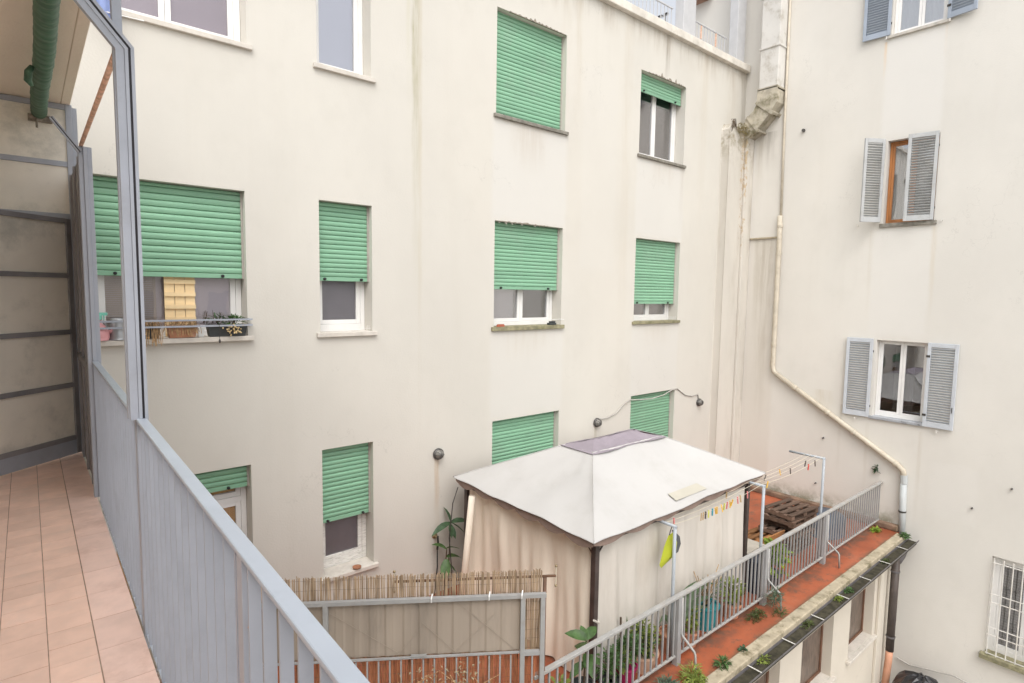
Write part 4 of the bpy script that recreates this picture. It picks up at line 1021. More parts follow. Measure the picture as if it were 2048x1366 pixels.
def reeds(name, s0, s1, z0, z1, jit, d, mat, label, step=0.0068, seed=2):
    t_ = thing(name, label, 'reed screen', FP((s0 + s1) / 2, d, z0)); r_ = random.Random(seed); m = MB(); s_ = s0
    while s_ < s1:
        r = r_.uniform(0.0028, 0.0046); zt = z1 + r_.uniform(-jit, jit) * (1 if r_.random() < .85 else 2.2); dd = d + r_.uniform(-.004, .004); ln_ = r_.gauss(0, .012)
        m.tube([FP(s_, dd, z0), FP(s_ + ln_ * .5, dd, (z0 + zt) / 2), FP(s_ + ln_, dd + r_.uniform(-.01, .01), zt)], r, 4)
        s_ += step * r_.uniform(.7, 1.4)
    m.build('reeds', mat, t_, kind='stuff')
    m = MB(); n = int((z1 - z0) / 0.09)
    for k in range(n + 1):
        z = z0 + 0.03 + k * 0.09
        P = [FP(s0 + (s1 - s0) * i / 40, d - 0.006, z + r_.uniform(-.006, .006)) for i in range(41)]
        m.tube(P, 0.001, 3)
    m.build('binding_wire', 'reed_wire', t_)
    return t_
reeds('reed_screen', 0.02, SF, -3.34, -2.565, 0.010, 0.062, 'reed_straw', 'pale straw reed mat standing up above the grey sheet panels')
reeds('reed_screen', 0.02, SF, -4.42, -3.345, 0.004, 0.055, 'reed_red', 'reddish orange reed mat behind the lower fence bars', seed=5)
# brown T-shaped pipe frame behind the reeds
Tp = thing('washing_post', 'rusty brown pipe post with a long crossbar behind the reed mat', 'post', (3.63, 3.79, -4.47))
def FPq(s_, z): return FP(s_, 0.12, z)
MB().tube([FPq(-0.035, -4.46), FPq(-0.035, -2.665)], 0.018, 8).build('post', 'brown_pipe', Tp, smooth=True)
MB().tube([FPq(-0.14, -2.655), FPq(1.36, -2.655)], 0.013, 8).build('crossbar', 'brown_pipe', Tp, smooth=True)
for s_ in (-0.14, 1.36):
    MB().tube([FPq(s_, -2.56), FPq(s_, -2.75)], 0.006, 6).build('end_rod', 'rope', Tp)
    for z in (-2.56, -2.75): MB().lathe(FPq(s_, z), [(0.006, -.012), (0.013, -.006), (0.013, .008), (0.006, .012)], 8).build('knob', 'brass', Tp, smooth=True)
# dry climbing plant in front of the red reeds
m = MB()
for k in range(16):
    s_ = 0.55 + rng.uniform(0, .75); z = -3.42 - rng.uniform(0, .1)
    P = [Vector(FP(s_ + rng.uniform(-.05, .05) * i, 0.0 - .03 - rng.uniform(0, .04), -4.35 + (z + 4.35) * i / 5)) for i in range(6)]
    m.tube(P, 0.003, 4)
dp = m.build('climber_stems', 'dry_stem'); tag(dp, 'withered grey climber hanging on the lower fence bars', 'plant')
m = MB()
for k in range(420):
    s_ = rng.choice((rng.gauss(0.72, .06), rng.gauss(0.72, .06), rng.gauss(1.1, .14))); z = rng.uniform(-4.3, -3.36)
    a = rng.uniform(0, 6.28)
    m.leaf(FP(s_, -0.045 + rng.uniform(-.03, .02), z), (math.cos(a), math.sin(a), rng.uniform(-.8, .4)), rng.uniform(.02, .045), 0.016, 0.6, rng, 2)
m.build('dry_leaves', M('dry_leaf', (0.33, 0.27, 0.17), 0.9, 0.4, 30), dp)

# ------------------------------------------------------------------ wall lamps, cable, tap
for (x, lab) in ((4.50, 'round caged bulkhead lamp on the facade left of the gazebo'), (7.94, 'round caged bulkhead lamp at the left end of the drooping cable'), (11.30, 'round caged bulkhead lamp at the right end of the drooping cable')):
    t_ = thing('wall_lamp', lab, 'lamp', (x, 7.0, -2.36), 'caged lamps on the facade')
    MB().lathe((x, 7.0, -2.36), [(0.075, -0.001), (0.085, -.01), (0.085, -.035), (0.07, -.045)], 20, 'Y').build('base', 'lamp_metal', t_, smooth=True)
    MB().lathe((x, 6.955, -2.36), [(0.066, 0), (0.062, -.03), (0.045, -.055), (0.015, -.066)], 18, 'Y').build('glass', 'lamp_glass', t_, smooth=True)
    m = MB()
    for k in range(4):
        a = math.pi * k / 4
        m.tube([(x + .075 * math.cos(a) * q, 6.955 - .075 * math.sqrt(max(0, 1 - q * q)), -2.36 + .075 * math.sin(a) * q) for q in (-1, -.7, -.35, 0, .35, .7, 1)], 0.004, 5)
    m.build('guard', 'lamp_metal', t_)
tag(MB().tube([(7.97, 6.975, -2.30), (8.2, 6.975, -2.31), (8.45, 6.975, -2.26), (8.7, 6.975, -2.10), (8.88, 6.975, -2.04), (9.15, 6.975, -2.07), (9.55, 6.97, -2.09), (9.95, 6.975, -2.06), (10.25, 6.975, -1.98), (10.45, 6.985, -1.97), (10.75, 6.985, -2.14), (11.0, 6.985, -2.19), (11.25, 6.985, -2.18), (11.27, 6.98, -2.28)], 0.011, 6).build('lamp_cable', 'cable_grey', smooth=True), 'grey cable drooping across the top of a green shutter between two wall lamps', 'cable')
tp = thing('garden_tap', 'brass garden tap with a hanging hose on the facade behind the plant', 'tap', (4.45, 6.98, -3.62))
MB().lathe((4.45, 7.0, -3.58), [(0.04, -.001), (0.045, -.01), (0.015, -.02), (0.015, -.09)], 12, 'Y').build('spout', 'brass', tp)
MB().tube([(4.45, 6.91, -3.56), (4.45, 6.90, -3.66), (4.43, 6.89, -3.75)], 0.016, 8).build('valve', 'iron_dark', tp)
MB().tube([(4.43, 6.89, -3.75), (4.42, 6.87, -4.0), (4.36, 6.85, -4.4)], 0.010, 6).build('hose', 'black_rubber', tp)

# ------------------------------------------------------------------ plants
def potted(name, label, x, y, h, r, potmat, z=-4.47, rim=0.02):
    t_ = thing(name, label, 'potted plant', (x, y, z), 'potted plants along the terrace railing')
    MB().lathe((x, y, z), [(r * .72, 0), (r * .9, h * .75), (r * .95, h - rim * 1.2), (r * 1.04, h - rim * 1.2), (r * 1.04, h), (r * .92, h), (r * .9, h - .03)], 20).build('pot', potmat, t_, smooth=False)
    MB().lathe((x, y, z), [(r * .9, h - .035), (r * .3, h - .03)], 16).build('soil', 'soil', t_)
    return t_
def cloud(t_, c, rad, n, L_, W_, mat, seed, up=0.4, name='foliage'):
    r_ = random.Random(seed); m = MB()
    for k in range(n):
        v = Vector((r_.gauss(0, 1), r_.gauss(0, 1), r_.gauss(0, 1))).normalized() * r_.random() ** 0.45
        p = Vector((c[0] + v.x * rad[0], c[1] + v.y * rad[1], c[2] + v.z * rad[2]))
        m.leaf(p, (v.x + r_.uniform(-.5, .5), v.y + r_.uniform(-.5, .5), v.z * .6 + up), L_ * r_.uniform(.6, 1.3), W_ * r_.uniform(.7, 1.2), 0.7, r_)
    # stems
    st = MB()
    for k in range(9):
        v = Vector((r_.gauss(0, .5), r_.gauss(0, .5), r_.uniform(-.2, .9)))
        st.tube([(c[0], c[1], c[2] - rad[2] * 1.05), (c[0] + v.x * rad[0] * .5, c[1] + v.y * rad[1] * .5, c[2]), (c[0] + v.x * rad[0], c[1] + v.y * rad[1], c[2] + v.z * rad[2])], 0.004, 4)
    st.build('stems', 'bark', t_)
    return m.build(name, mat, t_)
# big leaved plant, leaves as parts
def bigleaf(t_, base, top, specs, mat):
    MB().tube([base, tuple((Vector(base) + Vector(top)) / 2 + Vector((.015, .01, 0))), top], [0.012, 0.01, 0.006], 6).build('stem', 'bark', t_)
    for i, (q, a, el, L_, W_) in enumerate(specs):
        p = Vector(base).lerp(Vector(top), q)
        MB().leaf(p, (math.cos(a), math.sin(a), el), L_, W_, 0.7, random.Random(i), 5).build('leaf', mat, t_, smooth=True)
t_ = potted('potted_plant', 'broad leaved plant in front of the gazebo corner pole at the railing end', 4.45, 4.0, 0.24, 0.14, 'pot_dark')
bigleaf(t_, (4.45, 4.0, -4.25), (4.47, 4.0, -3.72), [(1, 0.2, .7, .22, .11), (1, 2.2, .6, .24, .12), (.95, 3.6, .4, .26, .12), (.9, 5.0, .5, .24, .12), (.75, 1.2, .1, .26, .12), (.7, 4.2, 0, .28, .12), (.6, 5.8, -.1, .26, .11), (.5, 3.0, -.1, .24, .11), (1, 1.2, 1.2, .16, .08)], 'leaf_mid')
t_ = potted('potted_plant', 'low lime leaved plant at the far left end of the railing', 4.0, 3.95, 0.22, 0.14, 'pot_terracotta'); cloud(t_, (4.0, 3.95, -4.12), (.2, .14, .14), 120, .09, .05, 'leaf_yellow', 11)
t_ = potted('potted_plant', 'fine leaved shrub below the broad leaved plant behind the railing', 4.78, 3.92, 0.22, 0.13, 'pot_dark'); cloud(t_, (4.78, 3.92, -4.1), (.19, .12, .17), 240, .06, .022, 'leaf_mid', 12)
t_ = potted('potted_plant', 'dense green shrub in a magenta pot behind the railing', 5.12, 3.96, 0.22, 0.13, 'pot_magenta'); cloud(t_, (5.12, 3.96, -4.08), (.24, .13, .15), 420, .06, .024, 'leaf_mid', 13)
cloud(t_, (5.0, 3.94, -4.14), (.12, .1, .12), 90, .06, .03, 'leaf_yellow', 31)
t_ = potted('potted_plant', 'rounded bushy plant spilling from a wide pale terracotta bowl', 5.48, 4.0, 0.22, 0.19, 'pot_pale'); cloud(t_, (5.48, 4.0, -4.10), (.2, .17, .2), 520, .055, .024, 'leaf_yellow', 14); cloud(t_, (5.44, 4.0, -4.14), (.17, .16, .17), 260, .055, .024, 'leaf_dark', 32)
t_ = potted('potted_plant', 'sword leaved plant with a bare brown stake against the gazebo curtain', 5.22, 4.06, 0.22, 0.11, 'pot_terracotta')
MB().tube([(5.12, 4.04, -4.27), (5.10, 4.04, -3.72)], [0.016, .013], 6).build('stake', 'bark', t_)
for i, (a, el, L_) in enumerate(((0.4, 1.6, .42), (1.2, 2.6, .5), (2.6, 1.5, .4), (5.6, 2.2, .46), (3.6, 2.4, .38), (6.1, .7, .36))):
    MB().leaf((5.24, 4.05, -4.26), (math.cos(a), math.sin(a) * .4, el), L_, .06, .5, random.Random(i), 5).build('leaf', 'leaf_strap', t_, smooth=True)
t_ = potted('potted_plant', 'arching plant with long strap leaves bending right beside the first stay', 6.02, 3.97, 0.26, 0.15, 'pot_terracotta')
def ribbon(P, w, seg=12):
    m = MB(); P = [Vector(p) for p in P]
    for i in range(seg + 1):
        q = i / seg; p = P[0] * (1 - q) ** 2 + P[1] * 2 * q * (1 - q) + P[2] * q * q
        ww = w * (0.6 + 0.4 * math.sin(math.pi * min(1, q * 1.2))) * (1 if q < .6 else max(.06, (1 - q) / .4)) / 2
        t = (P[1] - P[0]) * (1 - q) + (P[2] - P[1]) * q
        sd = t.cross(Vector((0.5, 0.55, -0.75))).normalized()
        m.v += [tuple(p - sd * ww + Vector((0, 0, .25 * ww))), tuple(p), tuple(p + sd * ww + Vector((0, 0, .25 * ww)))]
    for i in range(seg):
        a = i * 3; m.f += [(a, a + 1, a + 4, a + 3), (a + 1, a + 2, a + 5, a + 4)]
    return m
for tip, mid in (((7.12, 3.93, -3.96), (6.45, 3.95, -3.56)), ((7.06, 3.90, -4.12), (6.40, 3.92, -3.74)), ((6.86, 3.9, -4.2), (6.4, 3.9, -3.86)), ((5.95, 3.92, -3.74), (6.02, 3.95, -3.95)), ((6.62, 3.98, -3.74), (6.2, 4.0, -3.70)), ((5.70, 3.95, -4.02), (5.85, 3.95, -3.80)), ((6.72, 4.02, -3.98), (6.3, 4.02, -3.72))):
    ribbon(((6.02, 3.93, -4.24), mid, tip), 0.075).build('leaf', 'leaf_strap', t_, smooth=True)
t_ = potted('potted_plant', 'small leafy plant in a terracotta pot under the strap leaves', 6.33, 3.92, 0.2, 0.13, 'pot_terracotta'); cloud(t_, (6.33, 3.92, -4.14), (.15, .1, .14), 160, .07, .032, 'leaf_yellow', 15)
t_ = potted('potted_plant', 'turquoise pot holding dried stems behind the railing', 6.85, 4.0, 0.33, 0.18, 'pot_turquoise')
m = MB()
for k in range(16):
    a = rng.uniform(0, 6.28); m.tube([(6.85 + rng.uniform(-.06, .06), 4.0, -4.16), (6.85 + .12 * math.cos(a), 4 + .08 * math.sin(a), -3.95), (6.85 + .3 * math.cos(a), 4 + .14 * math.sin(a), -3.78 + rng.uniform(-.2, .15))], 0.005, 4)
m.build('dry_stems', 'dry_stem', t_); cloud(t_, (6.9, 3.98, -4.02), (.2, .14, .16), 60, .16, .014, 'leaf_bluish', 16)
t_ = potted('potted_plant', 'yellowish round plant in a terracotta pot right of the turquoise one', 7.38, 3.93, 0.2, 0.15, 'pot_terracotta'); cloud(t_, (7.38, 3.93, -4.10), (.21, .14, .16), 260, .06, .034, 'leaf_yellow', 17)
t_ = potted('potted_plant', 'bright lime green leafy plant behind the railing below the pallets', 8.72, 3.98, 0.2, 0.14, 'pot_dark'); cloud(t_, (8.68, 3.96, -4.05), (.34, .13, .28), 190, .12, .075, 'leaf_lime', 18)
# weeds on the outer strip
def weed(x, y, r, h, n, L_, W_, mat, label, seed, z=-4.468):
    r *= .8; h *= .9; L_ *= .62; W_ *= .6; n = int(n * 1.5)
    r_ = random.Random(seed); m = MB(); cl = [(0, 0, 1)] + ([(r_.uniform(-1, 1) * r * .8, r_.gauss(0, r * .15), r_.uniform(.5, .8)) for _ in range(3)] if r > .1 else [])
    for k in range(n):
        a = r_.uniform(0, 6.28); q = r_.random() ** .6; c_ = cl[int(r_.random() ** 1.6 * len(cl))]
        m.leaf((x + c_[0] + r * c_[2] * q * math.cos(a), y + c_[1] + .5 * r * c_[2] * q * math.sin(a), z + r_.uniform(0, h * c_[2]) * (1 - q * .6)), (math.cos(a) + r_.uniform(-.4, .4), math.sin(a), r_.uniform(.1, 1.4)), L_ * r_.uniform(.4, 1.6), W_ * r_.uniform(.7, 1.3), r_.uniform(.4, 1.4), r_)
    for k in range(5):
        a = r_.uniform(0, 6.28); m.tube([(x, y, z), (x + r * .4 * math.cos(a), y + r * .3 * math.sin(a), z + h)], 0.003, 3)
    tag(m.build('weed', mat), label, 'weed', 'weeds on the outer edge of the terrace')
weed(5.35, 3.60, .22, .16, 190, .10, .03, 'leaf_bluish', 'big bluish green weed outside the railing at the bottom edge', 21)
weed(5.75, 3.52, .16, .2, 110, .13, .018, 'leaf_yellow', 'grassy yellow green weed beside the first stay', 22)
weed(5.72, 3.42, .2, .12, 220, .06, .03, 'leaf_yellow', 'bright low weed spreading over the pale ledge near the bottom', 23)
weed(6.25, 3.40, .11, .13, 70, .10, .03, 'leaf_mid', 'spiky weed rooted in the ledge right of the first stay', 24)
weed(6.75, 3.40, .06, .05, 26, .06, .045, 'leaf_dark', 'small dark leaved weed on the inner ledge edge', 25)
weed(7.62, 3.66, .22, .12, 240, .06, .018, 'moss_leaf', 'olive moss clump at the foot of the middle railing post', 26)
weed(7.98, 3.60, .14, .28, 120, .17, .018, 'leaf_bluish', 'spider like bluish plant hanging over the middle stay', 27, -4.35)
weed(8.0, 3.50, .18, .05, 70, .09, .012, 'leaf_mid', 'grass tuft beneath the middle stay', 28)
weed(12.32, 3.70, .14, .08, 46, .09, .06, 'leaf_lime', 'fresh green weed in the terrace corner by the right wall', 29)
weed(12.42, 3.25, .12, .12, 50, .09, .045, 'leaf_mid', 'weed sprouting at the end of the gutter by the downpipe', 30)
for i, (x, mt, lab) in enumerate(((11.2, 'moss_leaf', 'dark weed in the gutter near the downpipe'), (9.62, 'leaf_mid', 'green weed in the gutter above the right annex window'), (9.2, 'leaf_yellow', 'small yellowish weed in the gutter left of the green one'), (8.15, 'moss_leaf', 'bushy weed in the gutter above the middle annex window'), (6.9, 'leaf_yellow', 'weed in the gutter near the bottom edge'))):
    weed(x, 3.20, .13, .06, 60, .06, .03, mt, lab, 40 + i, -4.56)
# plant by the facade
wp = thing('wall_plant', 'young leafy plant growing against the facade left of the gazebo', 'plant', (4.55, 6.8, -4.47))
bigleaf(wp, (4.53, 6.8, -4.47), (4.60, 6.8, -3.36), [(1, -.1, .25, .34, .10), (1, 3.2, .1, .36, .10), (1, 1.6, 1.8, .26, .11), (1, 5.5, -.3, .28, .10), (.98, 4.2, -.2, .24, .09), (.96, 4.8, -.8, .20, .08)], 'leaf_dark')
m = MB().tube([(4.50, 6.8, -4.47), (4.49, 6.79, -4.1), (4.53, 6.79, -3.74)], 0.009, 6).build('stem', 'bark', wp)
for i, (z, a, el, L_, W_) in enumerate(((-3.74, 2.4, .9, .24, .12), (-3.85, 0.0, .1, .30, .12), (-3.88, 4.2, -.7, .30, .15), (-3.95, 5.6, -.5, .24, .12), (-4.05, 3.2, -.5, .22, .1), (-3.72, 5.2, .4, .2, .1))):
    MB().leaf((4.52, 6.78, z), (math.cos(a), math.sin(a) * .6, el), L_, W_, .8, random.Random(i + 9), 5).build('leaf', 'leaf_mid', wp, smooth=True)

# ------------------------------------------------------------------ pallets, planks, tarp, bin
PMESH = {}
def pallet(x, y, z, rot, mat, lab, w=0.84, dp=0.56):
    t_ = thing('pallet', lab, 'pallet', (x, y, z), 'wooden pallets stacked on the terrace'); t_.rotation_euler = (0, 0, rot)
    key = mat
    if key not in PMESH:
        PMESH[key] = (MB().box(-w / 2, w / 2, -.045, .045, 0, .018).mesh('deck_board', mat), MB().box(-.045, .045, -dp / 2, dp / 2, 0, .062).mesh('bearer', mat))
    bd, be = PMESH[key]
    def ch(me, n_, p):
        o = bpy.data.objects.new(n_, me); col.objects.link(o); o.parent = t_; o.location = p
    for k in range(3): ch(be, 'bearer', ((-1 + k) * (w / 2 - .045), 0, 0.019))
    for k in range(4): ch(bd, 'deck_board', (0, -dp / 2 + .045 + k * (dp - .09) / 3, 0.082))
    for k in (0, 3): ch(bd, 'deck_board', (0, -dp / 2 + .045 + k * (dp - .09) / 3, 0.0))
names = ['bottom', 'second from the bottom', 'third from the bottom', 'fourth from the bottom', 'fifth from the bottom', 'sixth from the bottom', 'topmost']
for k in range(7):
    pallet(10.34 + rng.uniform(-.07, .07) - (.12 if k == 3 else 0), 4.48 + rng.uniform(-.04, .04), -4.47 + k * .103, rng.uniform(-.12, .12), 'pallet_grey', 'grey brown pallet, %s in the taller stack' % names[k])
for k, nm in enumerate(('bottom', 'middle', 'top')):
    pallet(9.52 + rng.uniform(-.05, .05), 4.62 + rng.uniform(-.04, .04), -4.47 + k * .103, rng.uniform(-.15, .15), 'pallet_orange', 'orange brown pallet, %s one of the lower stack beside the gazebo' % nm, .8, .56)
tag(MB().add([(9.2, 4.40, -4.16), (9.86, 4.36, -4.16), (9.86, 4.33, -4.02), (9.2, 4.37, -4.02), (9.2, 4.42, -4.16), (9.86, 4.38, -4.16), (9.86, 4.35, -4.02), (9.2, 4.39, -4.02)], [(0, 1, 2, 3), (7, 6, 5, 4), (0, 4, 5, 1), (1, 5, 6, 2), (2, 6, 7, 3), (3, 7, 4, 0)]).build('loose_board', 'pallet_orange'), 'orange board standing on edge on top of the lower pallet stack', 'board')
tg = thing('plank_pile', 'pile of pale grey planks on trestles between gazebo and pallets', 'planks', (8.75, 4.5, -4.47))
for k in range(5):
    MB().box(8.35 + rng.uniform(-.05, .05), 9.05 + rng.uniform(-.08, .08), 4.30, 4.75, -4.40 + k * .075, -4.345 + k * .075).build('plank', 'plank_pale', tg, bevel=0.004)
MB().box(8.45, 8.5, 4.3, 4.75, -4.47, -4.40).box(8.9, 8.95, 4.3, 4.75, -4.47, -4.40).build('bearer', 'plank_pale', tg)
m = MB(); N = 18
m.lathe((0, 0, 0), [(0.40, 0), (0.41, .3), (0.40, .52), (0.34, .62), (0.10, .66)], 16)
m.v = [(11.45 + x * 1.0 + .02 * math.sin(z * 20 + y * 9), 4.3 + y * .85, -4.46 + z * .6) for x, y, z in m.v]
tag(m.build('covered_barbecue', 'tarp_blue', smooth=True), 'rounded object under a dark blue cover behind the railing near the right wall', 'cover')
bb = thing('plastic_barrel', 'dark blue plastic barrel at the right corner of the gazebo', 'barrel', (8.30, 4.02, -4.47))
MB().lathe((8.30, 4.05, -4.47), [(0.12, 0), (0.135, .05), (0.135, .45), (0.14, .46), (0.14, .5), (0.12, .52)], 16).build('barrel_body', 'bin_blue', bb)
MB().lathe((8.30, 4.05, -3.95), [(0.125, 0), (0.11, .02)], 16).build('lid', 'bin_blue', bb)
# black rubbish bag by the corner on the ground
m = MB(); r_ = random.Random(5); n = 22
prof = [(0.2, 0), (.36, .08), (.40, .25), (.36, .42), (.27, .53), (.14, .60), (.07, .62)]
m.lathe((0, 0, 0), prof, n)
m.v = [(12.22 + x * (1 + .16 * math.sin(5 * math.atan2(y, x) + z * 9)) * .9, 2.78 + y * (1 + .16 * math.sin(4 * math.atan2(y, x) + z * 7)), -7.5 + z * 1.02 + .02 * math.sin(7 * math.atan2(y, x))) for x, y, z in m.v]
tag(m.build('rubbish_bag', 'bag_black'), 'crumpled black rubbish bag on the ground by the right wall', 'bag')
tag(MB().tube([(12.69, 3.3, -6.98), (12.69, 3.1, -7.02), (12.66, 2.4, -6.85), (12.66, 2.1, -6.9), (12.66, 1.9, -7.05), (12.66, 1.8, -7.4)], 0.012, 5).build('ground_cable', 'cable_grey'), 'thin pale cable along the wall behind the black rubbish bag', 'cable')

# ------------------------------------------------------------------ things on the window sills
zs = -0.532
sb = thing('watering_bottle', 'pink plastic watering bottle with mint green spray head on the wide sill', 'bottle', (0.54, 6.97, zs))
MB().lathe((0.54, 6.97, zs), [(0.075, 0), (0.085, .03), (0.08, .09), (0.05, .14), (0.022, .17), (0.02, .2)], 18).build('bottle_body', 'pink_plastic', sb, smooth=True)
MB().tube([(0.60, 6.97, zs + .07), (0.655, 6.965, zs + .10), (0.665, 6.965, zs + .13)], [.022, .014, .011], 8).build('spout', 'pink_plastic', sb, smooth=True)
MB().lathe((0.54, 6.97, zs + .2), [(0.022, 0), (0.028, .02), (0.026, .055), (0.015, .06)], 12).box(0.53, 0.61, 6.958, 6.982, zs + .245, zs + .275).box(.575, .585, 6.962, 6.978, zs + .2, zs + .25).build('spray_head', 'mint_plastic', sb)
wc = thing('watering_can', 'grey zinc watering can beside the pink bottle on the wide sill', 'watering can', (0.69, 7.0, zs))
MB().lathe((0.70, 7.0, zs), [(0.085, 0), (0.085, .02), (0.07, .12), (0.066, .2), (0.06, .215)], 18).build('can_body', 'zinc', wc, smooth=True)
MB().tube([(0.63, 7.0, zs + .06), (0.585, 7.0, zs + .17), (.57, 7.0, zs + .19)], 0.012, 8).build('spout', 'zinc', wc, smooth=True)
MB().tube([(0.76, 7.0, zs + .06), (0.82, 7.0, zs + .12), (0.80, 7.0, zs + .2), (.745, 7.0, zs + .2)], 0.008, 6).build('handle', 'zinc', wc, smooth=True)
def planter(x0, x1, mat, label, h=0.13, y=6.985):
    t_ = thing('window_planter', label, 'planter', ((x0 + x1) / 2, y, zs)); m = MB()
    vs = []
    for z, g_ in ((0, .02), (h, 0), (h, .012), (.03, .03)):
        for (x, yy) in ((x0 + g_, y - .06 + g_ * .6), (x1 - g_, y - .06 + g_ * .6), (x1 - g_, y + .06 - g_ * .6), (x0 + g_, y + .06 - g_ * .6)): vs.append((x, yy, zs + z))
    fs = []
    for j in range(3):
        for k in range(4): fs.append((j * 4 + k, j * 4 + (k + 1) % 4, (j + 1) * 4 + (k + 1) % 4, (j + 1) * 4 + k))
    m.add(vs, fs + [(12, 13, 14, 15), (3, 2, 1, 0)]); m.build('planter_box', mat, t_, bevel=0.004)
    MB().box(x0 + .02, x1 - .02, y - .05, y + .05, zs + h - .02, zs + h - .01).build('soil', 'soil', t_)
    return t_
def dried(t_, x0, x1, y, z, n, seed, mat='dry_stem', hang=.16):
    r_ = random.Random(seed); m = MB()
    for k in range(n):
        x = r_.uniform(x0, x1); a = r_.uniform(-1, 1)
        m.tube([(x, y, z), (x + .03 * a, y - .05, z + r_.uniform(.01, .07)), (x + .05 * a, y - .085, z - r_.uniform(0, hang)), (x + .06 * a, y - .09, z - r_.uniform(hang * .5, hang * 1.3))], 0.0028, 4)
    m.build('dry_stems', mat, t_)
t_ = planter(0.90, 1.06, 'pot_dark', 'small pot of withered stems behind the balcony post on the wide sill'); dried(t_, .92, 1.04, 6.98, zs + .13, 30, 51)
t_ = planter(1.12, 1.40, 'pot_terracotta', 'terracotta planter with dead trailing stems in the middle of the wide sill'); dried(t_, 1.12, 1.40, 6.98, zs + .13, 46, 52, hang=.09)
t_ = planter(1.50, 1.91, 'pot_dark', 'dark planter with green plants and dried blossoms at the right end of the wide sill')
cloud(t_, (1.78, 6.97, zs + .17), (.1, .05, .05), 90, .06, .02, 'leaf_mid', 53); cloud(t_, (1.62, 6.98, zs + .17), (.12, .05, .05), 46, .07, .018, 'leaf_dark', 54)
m = MB()
for k in range(46): m.lathe((1.75 + rng.gauss(0, .04), 6.885 + rng.uniform(-.02, .01), zs + .07 + rng.gauss(0, .035)), [(0.003, -.008), (0.009, -.002), (0.009, .004), (.003, .009)], 5)
m.build('dried_blossoms', 'dried_flower', t_); dried(t_, 1.42, 1.62, 6.99, zs + .14, 12, 55, 'bark', -.12)
tag(MB().tube([(1.60, 6.865, zs + .14), (1.60, 6.86, zs - .03)], 0.003, 4).lathe((1.60, 6.86, zs - .045), [(0.006, -.02), (0.012, 0), (0.006, .02)], 6).build('hanging_weight', 'iron_dark'), 'small dark weight hanging on a string from the wide sill guard', 'weight')
tag(MB().box(1.41, 1.47, 6.96, 7.0, zs, zs + .1).build('white_jar', 'white_plastic', bevel=.008), 'small white box between the terracotta and the dark planter', 'box')
tr = thing('wooden_trellis', 'pale slatted wooden crate panel standing inside the wide window behind the shutter', 'trellis', (1.28, 7.16, zs))
for k, z in enumerate((-0.50, -0.365, -0.23, -0.095, 0.04, 0.12)): MB().box(1.135, 1.435, 7.145, 7.163, z, z + .045).build('slat', 'wood_pale', tr)
for k in range(3): MB().box(1.138 + k * .1, 1.232 + k * .1, 7.166, 7.176, zs + .002, .2).build('board', 'wood_pale', tr)
tag(MB().lathe((3.22, 6.97, -3.695), [(0.03, 0), (.055, .012), (.06, .028), (.054, .028), (.045, .012), (.01, .01)], 18).build('dish', 'copper_dish', smooth=True), 'small brown dish on the sill of the window with peeling paint', 'dish')
tag(MB().box(5.56, 5.70, 6.962, 6.99, -.533, -.505).box(5.57, 5.69, 6.965, 6.987, -.505, -.495).build('clay_saucer', 'red_clay'), 'reddish brown dish at the left end of the mossy sill', 'dish')
tag(MB().box(6.67, 6.83, 6.96, 7.03, -.533, -.50).box(6.70, 6.82, 6.975, 7.02, -.50, -.47).build('black_tray', 'pot_dark', bevel=.006), 'small black tray at the right end of the mossy sill', 'tray')
tag(MB().tube([(5.50, 6.955, -.45), (6.9, 6.955, -.44), (7.0, 6.955, -.445)], 0.005, 5).build('sill_rod', 'white_plastic'), 'thin white rod along the front of the mossy sill', 'rod')
tag(MB().tube([(0.0, 6.85, 2.60), (0.55, 6.83, 2.57), (1.0, 6.85, 2.59)], 0.006, 5).build('washing_string', 'white_plastic'), 'thin white string stretched below the top left window', 'string')
m = MB(); vs = []
for j in range(5):
    for i in range(9): vs.append((0.62 + .16 * i / 8, 6.84 + .012 * math.sin(i * 1.4), 2.585 + .11 - j * .05))
m.add(vs, [(j * 9 + i, j * 9 + i + 1, (j + 1) * 9 + i + 1, (j + 1) * 9 + i) for j in range(4) for i in range(8)])
tag(m.build('blue_cloth', 'cloth_blue', smooth=True), 'small blue cloth pegged on the string below the top left window', 'cloth')
dr = thing('drying_rack', 'dark perforated drying bar seen through the roof terrace railing', 'rack', (10.3, 8.0, 5.7))
for k in range(9): MB().box(10.28, 10.33, 7.45 + k * .14, 7.54 + k * .14, 5.72, 5.75).build('rack_link', 'iron_dark', dr)
MB().box(10.29, 10.32, 7.44, 8.7, 5.705, 5.72).box(10.295, 10.315, 7.5, 7.52, 4.99, 5.705).box(10.295, 10.315, 8.6, 8.62, 4.99, 5.705).build('rack_bar', 'fence_frame', dr)

# ------------------------------------------------------------------ the viewer's own building: wall, balcony, ceiling
O = thing('apartment_building', 'building with the beige balcony ceiling at upper left, beside the viewer', 'building', (-1.2, 2, -7.5))
MB().add([(-1.2, -7, -7.5), (-1.2, 6.45, -7.5), (-1.2, 6.45, 2.2), (-1.2, -7, 2.2)], [(0, 1, 2, 3)]).build('wall', 'plaster_bounce', O)  # unseen wall, kept low and short so light gets past it
MB().box(-1.199, 0.295, 2.3, 6.46, 1.553, 1.75).build('balcony_ceiling', 'plaster_balcony', O)
MB().box(0.296, 0.362, 2.3, 6.46, 1.55, 1.80).build('ceiling_edge', 'plaster_balcony', O, bevel=0.006)
MB().box(-1.199, 0.318, -1.6, 6.5, -1.72, -1.512).build('balcony_slab', 'plaster_balcony', O)
MB().box(0.320, 0.345, 4.95, 6.5, -1.6, -1.50).build('slab_edge', 'coping_stone', O)
bf = MB().box(-1.199, 0.312, -1.6, 6.5, -1.511, -1.5055).build('balcony_floor', 'grout', kind='structure')
